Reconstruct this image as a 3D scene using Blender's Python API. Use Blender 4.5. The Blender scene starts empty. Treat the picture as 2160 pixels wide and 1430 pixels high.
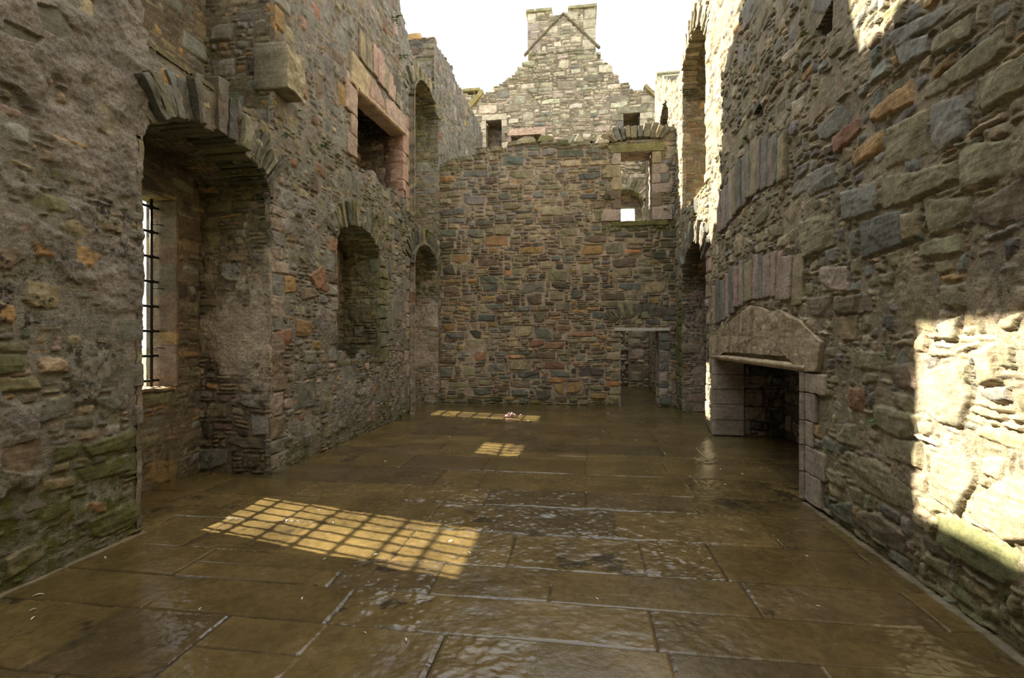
import bpy, math, random
import numpy as np

# ------------------------------------------------------------------ camera, sky, sun, exposure
scn = bpy.context.scene
CAM_H = 1.65
F_PX = 1050.0
cam_data = bpy.data.cameras.new('camera')
cam = bpy.data.objects.new('camera', cam_data)
scn.collection.objects.link(cam)
cam_data.sensor_fit = 'HORIZONTAL'
cam_data.sensor_width = 36.0
cam_data.lens = 36.0 * F_PX / 2160.0
cam_data.clip_start = 0.05
cam_data.clip_end = 500
cam.location = (0, 0, CAM_H)
cam.rotation_euler = (math.pi / 2, 0, math.atan2(145.0, F_PX))
scn.camera = cam

world = bpy.data.worlds.new('overcast_sky')
scn.world = world
world.use_nodes = True
wn = world.node_tree.nodes
wn['Background'].inputs['Color'].default_value = (0.95, 0.98, 1.0, 1)
wn['Background'].inputs['Strength'].default_value = 2.2

sun_data = bpy.data.lights.new('sun', 'SUN')
sun = bpy.data.objects.new('sun', sun_data)
scn.collection.objects.link(sun)
sun_data.energy = 22.0
sun_data.angle = math.radians(0.45)
sun_data.color = (1.0, 0.92, 0.78)
_az = np.array([1.0, -0.235]) / math.hypot(1.0, 0.235)
_el = math.atan(0.757)
SUN_DIR = (_az[0] * math.cos(_el), _az[1] * math.cos(_el), -math.sin(_el))
import mathutils
sun.rotation_euler = mathutils.Vector(SUN_DIR).to_track_quat('-Z', 'Y').to_euler()
sun.location = (-12, 8, 14)

scn.view_settings.view_transform = 'Standard'
scn.view_settings.look = 'None'
scn.view_settings.exposure = 0.0
scn.view_settings.gamma = 1.0
scn.view_settings.use_curve_mapping = False

# ------------------------------------------------------------------ helpers
def lin(r, g, b):
    f = lambda c: (c / 255 / 12.92) if c / 255 <= 0.04045 else ((c / 255 + 0.055) / 1.055) ** 2.4
    return np.array([f(r), f(g), f(b)])

COL = {
    'olive': lin(138, 130, 102), 'tan': lin(162, 148, 118), 'grey': lin(134, 131, 120), 'slate': lin(112, 111, 101),
    'ochre': lin(164, 134, 92), 'rust': lin(146, 112, 88), 'umber': lin(124, 110, 92), 'pale': lin(150, 142, 117),
    'pinkgrey': lin(164, 148, 134), 'pink': lin(174, 148, 132), 'green': lin(112, 112, 78), 'buff': lin(184, 172, 144),
    'dark': lin(92, 86, 74), 'cream': lin(210, 196, 168), 'orange': lin(178, 130, 84), 'stone': lin(150, 138, 116),
}

_tabs = {}
def vnoise(u, v, s, seed):
    if seed not in _tabs:
        _tabs[seed] = np.random.default_rng(seed + 1000).random((256, 256)) * 2 - 1
    T = _tabs[seed]
    x = u / s + 37.3; y = v / s + 11.7
    xi = np.floor(x).astype(np.int64); yi = np.floor(y).astype(np.int64)
    fx = x - xi; fy = y - yi
    fx = fx * fx * fx * (fx * (fx * 6 - 15) + 10); fy = fy * fy * fy * (fy * (fy * 6 - 15) + 10)
    a = T[xi & 255, yi & 255]; b = T[(xi + 1) & 255, yi & 255]
    c = T[xi & 255, (yi + 1) & 255]; d = T[(xi + 1) & 255, (yi + 1) & 255]
    return (a * (1 - fx) + b * fx) * (1 - fy) + (c * (1 - fx) + d * fx) * fy

def fbm(u, v, s, seed, octv=4, gain=0.5):
    out = 0; amp = 1; tot = 0
    for k in range(octv):
        out = out + amp * vnoise(u, v, s / 2 ** k, seed + k * 7)
        tot += amp; amp *= gain
    return out / tot

def sstep(a, b, x):
    t = np.clip((x - a) / (b - a), 0, 1)
    return t * t * (3 - 2 * t)

def link(o, parent=None):
    scn.collection.objects.link(o)
    if parent is not None:
        o.parent = parent
    return o

def wloc(o):
    p = np.zeros(3)
    while o is not None:
        p = p + np.array(o.location); o = o.parent
    return p

def tag(o, label=None, cat=None, group=None, kind=None):
    if label: o['label'] = label
    if cat: o['category'] = cat
    if group: o['group'] = group
    if kind: o['kind'] = kind
    return o

def empty(name, loc, label=None, cat=None, group=None, kind=None, parent=None):
    o = bpy.data.objects.new(name, None)
    o.empty_display_size = 0.2
    o.location = loc
    link(o, parent)
    return tag(o, label, cat, group, kind)

def mesh_obj(name, V, Q, mat, parent=None, col=None, fx=None, smooth=True):
    """V (n,3) in place coordinates, Q (m,4) or list of index tuples"""
    V = np.asarray(V, dtype=np.float64)
    if parent is not None:
        V = V - wloc(parent)
        off = np.zeros(3)
    elif V.shape[0] < 60000:
        off = np.array([V[:, 0].mean(), V[:, 1].mean(), V[:, 2].min()])
        V = V - off
    else:
        off = np.zeros(3)
    me = bpy.data.meshes.new(name)
    if isinstance(Q, np.ndarray):
        n, m = len(V), len(Q)
        me.vertices.add(n); me.vertices.foreach_set('co', V.astype(np.float32).ravel())
        me.loops.add(4 * m); me.loops.foreach_set('vertex_index', Q.astype(np.int32).ravel())
        me.polygons.add(m); me.polygons.foreach_set('loop_start', np.arange(0, 4 * m, 4, dtype=np.int32))
        me.polygons.foreach_set('use_smooth', np.full(m, smooth))
        me.update(calc_edges=True)
    else:
        me.from_pydata([tuple(p) for p in V], [], [tuple(q) for q in Q])
        me.polygons.foreach_set('use_smooth', np.full(len(me.polygons), smooth))
        me.update()
    if col is not None:
        c = np.ones((len(V), 4), dtype=np.float32); c[:, :3] = col
        a = me.attributes.new('Col', 'FLOAT_COLOR', 'POINT'); a.data.foreach_set('color', c.ravel())
        f = np.zeros((len(V), 4), dtype=np.float32)
        if fx is not None: f[:, :3] = fx
        a = me.attributes.new('Fx', 'FLOAT_COLOR', 'POINT'); a.data.foreach_set('color', f.ravel())
    if mat is not None: me.materials.append(mat)
    o = bpy.data.objects.new(name, me)
    o.location = off
    return link(o, parent)

# ------------------------------------------------------------------ materials
def nodes_of(name):
    m = bpy.data.materials.new(name); m.use_nodes = True
    nt = m.node_tree
    return m, nt, nt.nodes, nt.links, nt.nodes['Principled BSDF']

def math_n(N, L, op, a, b=None, clamp=False):
    n = N.new('ShaderNodeMath'); n.operation = op; n.use_clamp = clamp
    for i, x in enumerate((a, b)):
        if x is None: continue
        if isinstance(x, (int, float)): n.inputs[i].default_value = x
        else: L.new(x, n.inputs[i])
    return n.outputs[0]

def noise_n(N, L, vec, scale, detail=4, rough=0.55):
    n = N.new('ShaderNodeTexNoise'); n.inputs['Scale'].default_value = scale
    n.inputs['Detail'].default_value = detail; n.inputs['Roughness'].default_value = rough
    L.new(vec, n.inputs['Vector']); return n.outputs['Fac']

def mix_n(N, L, fac, a, b, mode='MIX'):
    n = N.new('ShaderNodeMix'); n.data_type = 'RGBA'; n.blend_type = mode
    for i, x in ((0, fac), (6, a), (7, b)):
        if isinstance(x, (int, float)): n.inputs[i].default_value = x
        elif isinstance(x, (tuple, list)): n.inputs[i].default_value = (*x, 1)
        else: L.new(x, n.inputs[i])
    return n.outputs[2]

def ramp_n(N, L, fac, lo, hi, a=0.0, b=1.0):
    n = N.new('ShaderNodeMapRange'); n.clamp = True; n.interpolation_type = 'SMOOTHSTEP'
    L.new(fac, n.inputs['Value'])
    n.inputs['From Min'].default_value = lo; n.inputs['From Max'].default_value = hi
    n.inputs['To Min'].default_value = a; n.inputs['To Max'].default_value = b
    return n.outputs[0]

def masonry_material(name='rubble_masonry', rough=0.82, spec=0.25, bump=0.55):
    m, nt, N, L, P = nodes_of(name)
    geo = N.new('ShaderNodeNewGeometry'); pos = geo.outputs['Position']
    at = N.new('ShaderNodeAttribute'); at.attribute_name = 'Col'
    fx = N.new('ShaderNodeAttribute'); fx.attribute_name = 'Fx'
    sep = N.new('ShaderNodeSeparateColor'); L.new(fx.outputs['Color'], sep.inputs[0])
    moss_a, mort_a, stain_shade_a = sep.outputs[0], sep.outputs[1], sep.outputs[2]
    mp = N.new('ShaderNodeMapping'); mp.inputs['Scale'].default_value = (4, 4, 38); L.new(pos, mp.inputs['Vector'])
    big = noise_n(N, L, pos, 5.0, 6, 0.62)
    mid = noise_n(N, L, pos, 27.0, 5, 0.65)
    fine = noise_n(N, L, pos, 130.0, 4, 0.7)
    strata = noise_n(N, L, mp.outputs['Vector'], 1.0, 5, 0.6)
    k1 = ramp_n(N, L, big, 0.25, 0.75, 0.72, 1.25)
    k2 = ramp_n(N, L, mid, 0.25, 0.75, 0.72, 1.26)
    k3 = ramp_n(N, L, fine, 0.2, 0.8, 0.74, 1.24)
    k4 = ramp_n(N, L, strata, 0.25, 0.75, 0.84, 1.14)
    k = math_n(N, L, 'MULTIPLY', math_n(N, L, 'MULTIPLY', k1, k2), math_n(N, L, 'MULTIPLY', k3, k4))
    cmb = N.new('ShaderNodeCombineColor')
    for i in range(3): L.new(k, cmb.inputs[i])
    c = mix_n(N, L, 1.0, at.outputs['Color'], cmb.outputs[0], 'MULTIPLY')
    # warm iron tint in blotches
    hue = noise_n(N, L, pos, 11.0, 3, 0.5)
    c = mix_n(N, L, ramp_n(N, L, hue, 0.52, 0.78, 0.0, 0.25), c, mix_n(N, L, 1.0, c, (1.2, 0.94, 0.64), 'MULTIPLY'))
    grit = noise_n(N, L, pos, 85.0, 3, 0.75)
    c = mix_n(N, L, math_n(N, L, 'MULTIPLY', ramp_n(N, L, grit, 0.55, 0.66, 0, .55), mort_a), c, (0.40, 0.37, 0.32))
    c = mix_n(N, L, math_n(N, L, 'MULTIPLY', ramp_n(N, L, grit, 0.46, 0.34, 0, .6), mort_a), c, (0.05, 0.043, 0.036))
    # dark lichen crust; also carries the shade painted on the recess vaults
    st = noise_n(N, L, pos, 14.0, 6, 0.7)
    sf = math_n(N, L, 'MULTIPLY', ramp_n(N, L, st, 0.5, 0.62), stain_shade_a, clamp=True)
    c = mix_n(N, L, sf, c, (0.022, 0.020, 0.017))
    # pale lichen flecks
    pl = noise_n(N, L, pos, 46.0, 3, 0.5)
    c = mix_n(N, L, ramp_n(N, L, pl, 0.68, 0.76, 0.0, 0.35), c, (0.42, 0.40, 0.33))
    # moss
    mo = noise_n(N, L, pos, 7.0, 6, 0.68)
    mf = math_n(N, L, 'MULTIPLY', ramp_n(N, L, mo, 0.36, 0.62), moss_a, clamp=True)
    mcol = mix_n(N, L, mid, (0.045, 0.055, 0.012), (0.135, 0.140, 0.035))
    c = mix_n(N, L, mf, c, mcol)
    L.new(c, P.inputs['Base Color'])
    P.inputs['Specular IOR Level'].default_value = spec
    L.new(ramp_n(N, L, mid, 0.3, 0.7, rough - 0.12, min(rough + 0.12, 1.0)), P.inputs['Roughness'])
    hgt = math_n(N, L, 'ADD', math_n(N, L, 'MULTIPLY', mid, 1.0),
                 math_n(N, L, 'ADD', math_n(N, L, 'MULTIPLY', fine, 0.42), math_n(N, L, 'ADD', math_n(N, L, 'MULTIPLY', strata, 0.8), math_n(N, L, 'MULTIPLY', grit, math_n(N, L, 'MULTIPLY', mort_a, 1.3)))))
    bp = N.new('ShaderNodeBump'); bp.inputs['Strength'].default_value = bump; bp.inputs['Distance'].default_value = 0.014
    L.new(hgt, bp.inputs['Height']); L.new(bp.outputs[0], P.inputs['Normal'])
    return m

def floor_material():
    m, nt, N, L, P = nodes_of('wet_flagstone')
    geo = N.new('ShaderNodeNewGeometry'); pos = geo.outputs['Position']
    at = N.new('ShaderNodeAttribute'); at.attribute_name = 'Col'
    fx = N.new('ShaderNodeAttribute'); fx.attribute_name = 'Fx'
    sep = N.new('ShaderNodeSeparateColor'); L.new(fx.outputs['Color'], sep.inputs[0])
    big = noise_n(N, L, pos, 2.2, 6, 0.6)
    mid = noise_n(N, L, pos, 16.0, 6, 0.65)
    fine = noise_n(N, L, pos, 120.0, 3, 0.6)
    k = math_n(N, L, 'MULTIPLY', ramp_n(N, L, big, 0.25, 0.75, 0.7, 1.28),
               math_n(N, L, 'MULTIPLY', ramp_n(N, L, mid, 0.25, 0.75, 0.8, 1.18), ramp_n(N, L, fine, 0.2, 0.8, 0.85, 1.15)))
    cmb = N.new('ShaderNodeCombineColor')
    for i in range(3): L.new(k, cmb.inputs[i])
    c = mix_n(N, L, 1.0, at.outputs['Color'], cmb.outputs[0], 'MULTIPLY')
    mo = noise_n(N, L, pos, 6.0, 5, 0.65)
    c = mix_n(N, L, math_n(N, L, 'MULTIPLY', ramp_n(N, L, mo, 0.4, 0.62), sep.outputs[0], clamp=True), c, (0.06, 0.075, 0.012))
    L.new(c, P.inputs['Base Color'])
    P.inputs['Specular IOR Level'].default_value = 0.85
    # a film of water: glossier in patches, matt where the slab has dried
    wet = noise_n(N, L, pos, 1.6, 4, 0.6)
    r = math_n(N, L, 'ADD', ramp_n(N, L, wet, 0.3, 0.7, 0.10, 0.25), ramp_n(N, L, mid, 0.3, 0.7, -0.05, 0.06))
    L.new(r, P.inputs['Roughness'])
    hgt = math_n(N, L, 'ADD', mid, math_n(N, L, 'MULTIPLY', fine, 0.3))
    bp = N.new('ShaderNodeBump'); bp.inputs['Strength'].default_value = 0.32; bp.inputs['Distance'].default_value = 0.008
    L.new(hgt, bp.inputs['Height']); L.new(bp.outputs[0], P.inputs['Normal'])
    return m

def plain_material(name, col, rough=0.6, metal=0.0, var=0.2, scale=30, bump=0.2, spec=0.4, stretch=(1, 1, 1)):
    m, nt, N, L, P = nodes_of(name)
    geo = N.new('ShaderNodeNewGeometry')
    mp = N.new('ShaderNodeMapping'); mp.inputs['Scale'].default_value = stretch
    L.new(geo.outputs['Position'], mp.inputs['Vector'])
    n = noise_n(N, L, mp.outputs['Vector'], scale, 5, 0.6)
    c = mix_n(N, L, n, tuple(np.array(col) * (1 - 2 * var)), tuple(np.array(col) * (1 + 2 * var)))
    L.new(c, P.inputs['Base Color'])
    P.inputs['Roughness'].default_value = rough; P.inputs['Metallic'].default_value = metal
    P.inputs['Specular IOR Level'].default_value = spec
    bp = N.new('ShaderNodeBump'); bp.inputs['Strength'].default_value = bump; bp.inputs['Distance'].default_value = 0.005
    L.new(n, bp.inputs['Height']); L.new(bp.outputs[0], P.inputs['Normal'])
    return m

M_WALL = masonry_material()
M_WETARCH = masonry_material('wet_slate', rough=0.5, spec=0.45, bump=0.6)
M_DRESSED = masonry_material('dressed_sandstone', rough=0.85, spec=0.2, bump=0.3)
M_FLOOR = floor_material()
M_IRON = plain_material('black_iron', (0.018, 0.020, 0.020), 0.5, 0.5, 0.3, 60)
M_TIMBER = plain_material('grey_timber', (0.52, 0.47, 0.40), 0.7, 0, 0.35, 18, 0.4, stretch=(1, 6, 14))
M_LEAF = plain_material('fern_leaf', (0.10, 0.19, 0.03), 0.55, 0, 0.3, 40)
M_MOSS = plain_material('bright_moss', (0.20, 0.26, 0.015), 0.9, 0, 0.35, 60, 0.6)
M_FEATHER = plain_material('white_feather', (0.72, 0.72, 0.70), 0.7, 0, 0.08, 50)
M_DOWN = plain_material('pink_down', (0.55, 0.36, 0.35), 0.8, 0, 0.3, 60, 0.5)
M_GROUND = plain_material('grass_ground', (0.09, 0.12, 0.04), 0.9, 0, 0.3, 2)

# ------------------------------------------------------------------ stone layout
def convex(P):
    P = sorted(map(tuple, P))
    def half(Q):
        o = []
        for p in Q:
            while len(o) > 1 and (o[-1][0] - o[-2][0]) * (p[1] - o[-2][1]) - (o[-1][1] - o[-2][1]) * (p[0] - o[-2][0]) <= 1e-9:
                o.pop()
            o.append(p)
        return o[:-1]
    return np.array(half(P) + half(P[::-1]))

def stone(poly, col, h=0.0, r=0.02, tilt=(0, 0), rough=0.005, wf=1.0, void=False, explicit=False):
    return dict(p=convex(poly), col=np.array(col), h=h, r=r, tilt=tilt, rough=rough, wf=wf, void=void, ex=explicit)

def pick(rng, pal):
    w = np.array([x[1] for x in pal], float); w /= w.sum()
    return COL[pal[rng.choice(len(pal), p=w)][0]]

def pack(u0, u1, v0, v1, st, seed, explicit=(), skip=None):
    """fills a rectangle with random rubble round the explicit stones"""
    rng = np.random.default_rng(seed)
    c = st.get('cell', 0.05)
    nu = int(math.ceil((u1 - u0) / c)); nv = int(math.ceil((v1 - v0) / c))
    occ = np.zeros((nv, nu), bool)
    cu = u0 + (np.arange(nu) + 0.5) * c; cv = v0 + (np.arange(nv) + 0.5) * c
    stones = list(explicit)
    for s in explicit:
        p = s['p']; lo = p.min(0); hi = p.max(0)
        i0, i1 = np.searchsorted(cu, [lo[0], hi[0]]); j0, j1 = np.searchsorted(cv, [lo[1], hi[1]])
        if i1 <= i0 or j1 <= j0: continue
        A, B = np.meshgrid(cu[i0:i1], cv[j0:j1])
        d = poly_d(p, A, B)
        occ[j0:j1, i0:i1] |= d > 0.0
    if skip is not None:
        A, B = np.meshgrid(cu, cv)
        occ |= skip(A, B)
    j = st.get('joint', 0.012)
    def add(i, jj, w, h):
        a0, a1 = u0 + i * c, u0 + (i + w) * c; b0, b1 = v0 + jj * c, v0 + (jj + h) * c
        W, H = a1 - a0, b1 - b0
        g = j * rng.uniform(0.4, 1.3)
        k = min(W, H)
        jt = lambda s: rng.uniform(0, s)
        sk = st.get('skew', 0.28)
        pts = [(a0 + g / 2 + jt(sk * k), b0 + g / 2 + jt(sk * .4 * H)), (a1 - g / 2 - jt(sk * k), b0 + g / 2 + jt(sk * .4 * H)),
               (a1 - g / 2 - jt(sk * k), b1 - g / 2 - jt(sk * .4 * H)), (a0 + g / 2 + jt(sk * k), b1 - g / 2 - jt(sk * .4 * H))]
        if k > 0.1 and rng.random() < 0.75:
            q = rng.integers(4); a = np.array(pts[q]); n = np.array(pts[(q + 1) % 4]); pr = np.array(pts[q - 1])
            t1, t2 = rng.uniform(.15, .45, 2)
            pts[q] = tuple(a + (n - a) * t1); pts.append(tuple(a + (pr - a) * t2))
        uc, vc = (a0 + a1) / 2, (b0 + b1) / 2
        an = rng.normal(0, st.get('rot', 0.05) if H < .14 else st.get('rot', 0.05) * .4)
        an = max(-1.2 * H / W, min(1.2 * H / W, an)); ca, sa = math.cos(an), math.sin(an)
        pts = [(uc + (x - uc) * ca - (y - vc) * sa, vc + (x - uc) * sa + (y - vc) * ca) for x, y in pts]
        pal = st['pal'](uc, vc) if callable(st['pal']) else st['pal']
        col = pick(rng, pal) * rng.uniform(0.74, 1.22) * (1 + rng.normal(0, 0.035, 3))
        hh = rng.uniform(*st.get('h', (-0.004, 0.02)))
        if H < .11: hh -= .006
        tl = rng.normal(0, st.get('tilt', 0.05), 2) / max(1, max(W, H) / 0.25)
        stones.append(stone(pts, col, hh, rng.uniform(*st.get('r', (0.012, 0.03))), tl, rng.uniform(*st.get('rough', (0.003, 0.008)))))
    def free(i, jj, w, h):
        return i >= 0 and jj >= 0 and i + w <= nu and jj + h <= nv and not occ[jj:jj + h, i:i + w].any()
    area = nu * nv
    for (frac, wr, hr) in st['sizes']:
        n = int(area * frac / ((wr[0] + wr[1]) * (hr[0] + hr[1]) / 4))
        for _ in range(n):
            w = rng.integers(wr[0], wr[1] + 1); h = rng.integers(hr[0], hr[1] + 1)
            i = rng.integers(0, max(1, nu - w + 1)); jj = rng.integers(0, max(1, nv - h + 1))
            if free(i, jj, w, h):
                occ[jj:jj + h, i:i + w] = True; add(i, jj, w, h)
    fw, fh = st.get('fill', ((2, 7), (1, 2)))
    for jj in range(nv):
        row = occ[jj]
        i = 0
        while i < nu:
            if row[i]: i += 1; continue
            w = 1; wm = rng.integers(fw[0], fw[1] + 1)
            while w < wm and i + w < nu and not row[i + w]: w += 1
            h = 1; hm = rng.integers(fh[0], fh[1] + 1)
            while h < hm and jj + h < nv and not occ[jj + h, i:i + w].any(): h += 1
            occ[jj:jj + h, i:i + w] = True; add(i, jj, w, h)
            i += w
    return stones

def poly_d(p, U, V):
    d = None
    n = len(p)
    for k in range(n):
        a = p[k]; b = p[(k + 1) % n]
        e = b - a; l = math.hypot(e[0], e[1])
        if l < 1e-6: continue
        q = (-(e[1]) * (U - a[0]) + e[0] * (V - a[1])) / l
        d = q if d is None else np.minimum(d, q)
    return d

def axis(breaks):
    """[(pos, spacing), ...] -> coordinates whose spacing varies linearly between the breaks"""
    out = [breaks[0][0]]
    for (a, s0), (b, s1) in zip(breaks[:-1], breaks[1:]):
        x = a
        while True:
            t = (x - a) / (b - a)
            x = x + s0 + (s1 - s0) * t
            if x > b - 0.3 * s1: break
            out.append(x)
        out.append(b)
    return np.array(out)

def frame(O, U, V, N):
    O, U, V, N = (np.array(x, float) for x in (O, U, V, N))
    return lambda u, v, h: O + u[..., None] * U + v[..., None] * V + h[..., None] * N

def panel(name, us, vs, stones, fmap, parent=None, st=None, seed=1, keep=None, top=None, skirt=0.06, mat=None, mortar=None,
          moss=None, stain_shade=None, harl=None, harlcol=None, warp=1.0, mdepth=0.028, extra=None, kind=None, cfun=None, bed=0.6, hslump=1.0, chips=.014, rscale=.11, riven=False, flush=.8):
    """one rubble wall face: every stone raised from the mortar bed in real relief"""
    U, V = np.meshgrid(us, vs)
    sh = U.shape
    wu = warp * (0.016 * fbm(U, V, 0.45, seed, 2) + 0.013 * fbm(U, V, 0.07, seed + 3, 3, .65))
    wv = warp * (0.026 * fbm(U, V, 0.7, seed + 5, 2) + 0.011 * fbm(U, V, 0.06, seed + 9, 3, .65))
    rf = fbm(U, V, rscale, seed + 11, 4, 0.6)
    if riven:                       # split slate: plateaus broken by sharp little scarps
        a = fbm(U, V, .26, seed + 51, 4, .62) * 5.0; fl_ = np.floor(a)
        b = fbm(U * .6, V, .085, seed + 53, 3, .6)
        m = sstep(-.1, .35, fbm(U, V, .5, seed + 57, 3))
        rf = (fl_ + sstep(.38, .62, a - fl_)) * .50 + m * .28 * (1 - 2 * np.abs(b)) + .24 * vnoise(U, V, .03, seed + 55) + .16 * vnoise(U, V, .017, seed + 59)
    strat = fbm(U * 0.12, V, 0.03, seed + 13, 3, 0.6)
    crng = np.random.default_rng(seed + 77)
    best = np.full(sh, -1.0); H = np.zeros(sh); ID = np.full(sh, -1, np.int32)
    C = np.zeros(sh + (3,))
    for k, s in enumerate(stones):
        p = s['p']; lo = p.min(0) - 0.05; hi = p.max(0) + 0.05
        i0, i1 = np.searchsorted(us, [lo[0], hi[0]]); j0, j1 = np.searchsorted(vs, [lo[1], hi[1]])
        if i1 - i0 < 1 or j1 - j0 < 1: continue
        sl = (slice(j0, j1), slice(i0, i1))
        u = U[sl] + wu[sl] * s['wf']; v = V[sl] + wv[sl] * s['wf']
        d = poly_d(p, u, v)
        if s['ex']: d = d + 0.004
        m = (d > 0) & (d > best[sl])
        if not m.any(): continue
        cpt = p.mean(0)
        t = np.clip(d / s['r'], 0, 1); prof = np.sqrt(np.clip(1 - (1 - t) ** 2, 0, 1))
        hh = (s['h'] + mdepth + s['tilt'][0] * (u - cpt[0]) + s['tilt'][1] * (v - cpt[1])) * prof - mdepth \
            + prof * s['rough'] * (1.3 * rf[sl] + bed * strat[sl])
        if chips and s['h'] > -.03 and not s['void']:
            sz = math.sqrt((hi[0] - lo[0] - .1) * (hi[1] - lo[1] - .1)) * .5
            for _c in range(2 if s['ex'] else 3):
                g = crng.uniform(0, 2 * math.pi); sl_ = crng.uniform(.12, .55); k0 = sz * crng.uniform(.05, .75)
                pl = s['h'] + .004 - sl_ * ((u - cpt[0]) * math.cos(g) + (v - cpt[1]) * math.sin(g) - k0) + .35 * s['rough'] * rf[sl]
                hh = np.minimum(hh, np.maximum(pl, s['h'] - chips))
            hh = np.maximum(hh, -mdepth)
        if s['void']: hh = np.full_like(hh, s['h'])
        best[sl] = np.where(m, d, best[sl]); H[sl] = np.where(m, hh, H[sl]); ID[sl] = np.where(m, k, ID[sl])
        C[sl] = np.where(m[..., None], s['col'], C[sl])
    mc = np.array(mortar if mortar is not None else lin(150, 138, 118))
    grit = fbm(U, V, 0.035, seed + 21, 3, 0.7)
    mh = -mdepth * np.clip(flush + .9 * fbm(U, V, .55, seed + 27, 3), .05, 1.25) + 0.004 * grit + 0.006 * fbm(U, V, 0.2, seed + 23, 3)
    vd = np.array([s['void'] for s in stones] + [False])
    ism = (ID < 0) | ((H < mh) & ~vd[ID])
    H = np.where(ism, mh, H)
    mcol = mc * (1 + 0.25 * fbm(U, V, 0.3, seed + 25, 3))[..., None]
    C = np.where(ism[..., None], mcol, C)
    # mortar smeared over the stone arrises
    sm = sstep(0.004, 0.0, H - mh) * (~ism)
    C = C * (1 - 0.6 * sm[..., None]) + mcol * (0.6 * sm[..., None])
    if harl is not None:
        cov = harl(U, V)
        cov = np.clip(cov, 0, 1)
        ex = np.array([s['ex'] for s in stones] + [False])
        cov = np.where(ex[ID] & (ID >= 0), cov * sstep(0.02, 0.0, best), cov)
        hc = np.array(harlcol if harlcol is not None else mc)
        hh = hslump * (0.010 + 0.022 * fbm(U, V, 0.5, seed + 31, 3) + 0.014 * fbm(U, V, 0.12, seed + 35, 3)) + 0.006 * grit + 0.004 * vnoise(U, V, .02, seed + 37)
        w = sstep(0.35, 0.65, cov)
        H = H * (1 - w) + hh * w
        C = C * (1 - w[..., None]) + (hc * (1 + 0.5 * fbm(U, V, 0.35, seed + 33, 5, .6))[..., None]) * w[..., None]
    if extra is not None:
        H = H + extra(U, V)
    if cfun is not None:
        C = cfun(U, V, C)
    FX = np.zeros(sh + (3,))
    if moss is not None: FX[..., 0] = np.clip(moss(U, V), 0, 1)
    FX[..., 1] = ism if harl is None else np.maximum(ism, w)
    if stain_shade is not None: FX[..., 2] = np.clip(stain_shade(U, V), 0, 1)
    kv = np.ones(sh, bool)
    if keep is not None: kv &= keep(U, V)
    istop = np.zeros(sh, bool)
    if top is not None:
        cen = np.array([s['p'].mean(0) for s in stones] + [(0, 0)])
        ok_s = top(cen[:, 0], cen[:, 1])
        tk = np.where(ID >= 0, ok_s[ID], top(U, V + 0.05))
        istop = ~tk
        kv &= tk
    P = fmap(U, V, H)
    P0 = lambda dep: fmap(U, V, H - dep)
    idx = np.arange(U.size).reshape(sh)
    fm = kv[:-1, :-1] & kv[1:, :-1] & kv[:-1, 1:] & kv[1:, 1:]
    q = np.stack([idx[:-1, :-1], idx[:-1, 1:], idx[1:, 1:], idx[1:, :-1]], -1)[fm]
    # rim: boundary edges carried back into the wall
    topn = istop.copy()
    if top is not None:
        for _ in range(2):
            z = topn.copy(); z[1:] |= topn[:-1]; z[:-1] |= topn[1:]; z[:, 1:] |= topn[:, :-1]; z[:, :-1] |= topn[:, 1:]; topn = z
    fp = np.zeros((sh[0] + 1, sh[1] + 1), bool); fp[1:-1, 1:-1] = fm
    eh = fp[:-1, 1:-1] ^ fp[1:, 1:-1]          # edges along u: (sh0, sh1-1)
    ev = fp[1:-1, :-1] ^ fp[1:-1, 1:]          # edges along v: (sh0-1, sh1)
    ja, ia = np.nonzero(eh); e1 = np.stack([idx[ja, ia], idx[ja, ia + 1]], -1)
    jb, ib = np.nonzero(ev); e2 = np.stack([idx[jb, ib], idx[jb + 1, ib]], -1)
    E = np.concatenate([e1, e2]) if skirt else np.zeros((0, 2), int)
    Pf = P.reshape(-1, 3); Cf = C.reshape(-1, 3); Ff = FX.reshape(-1, 3)
    used, inv = np.unique(q.ravel(), return_inverse=True)
    Vv = [Pf[used]]; Cc = [Cf[used]]; Fc = [Ff[used]]
    Q = [inv.reshape(-1, 4)]
    if len(E):
        bu, binv = np.unique(E.ravel(), return_inverse=True); binv = binv.reshape(-1, 2)
        base = len(used); nb = len(bu)
        deep = np.where(topn.ravel()[bu], (skirt[1] if isinstance(skirt, tuple) else skirt), (skirt[0] if isinstance(skirt, tuple) else skirt))
        ub, vb, hb = U.ravel()[bu], V.ravel()[bu], H.ravel()[bu]
        B = fmap(ub, vb, hb - deep)
        Vv += [Pf[bu], B]; Cc += [Cf[bu], Cf[bu]]; Fc += [Ff[bu], Ff[bu]]
        Q.append(np.stack([base + binv[:, 0], base + binv[:, 1], base + nb + binv[:, 1], base + nb + binv[:, 0]], -1))
    o = mesh_obj(name, np.concatenate(Vv), np.concatenate(Q), mat or M_WALL, parent, np.concatenate(Cc), np.concatenate(Fc))
    if kind: o['kind'] = kind
    return o

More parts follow.
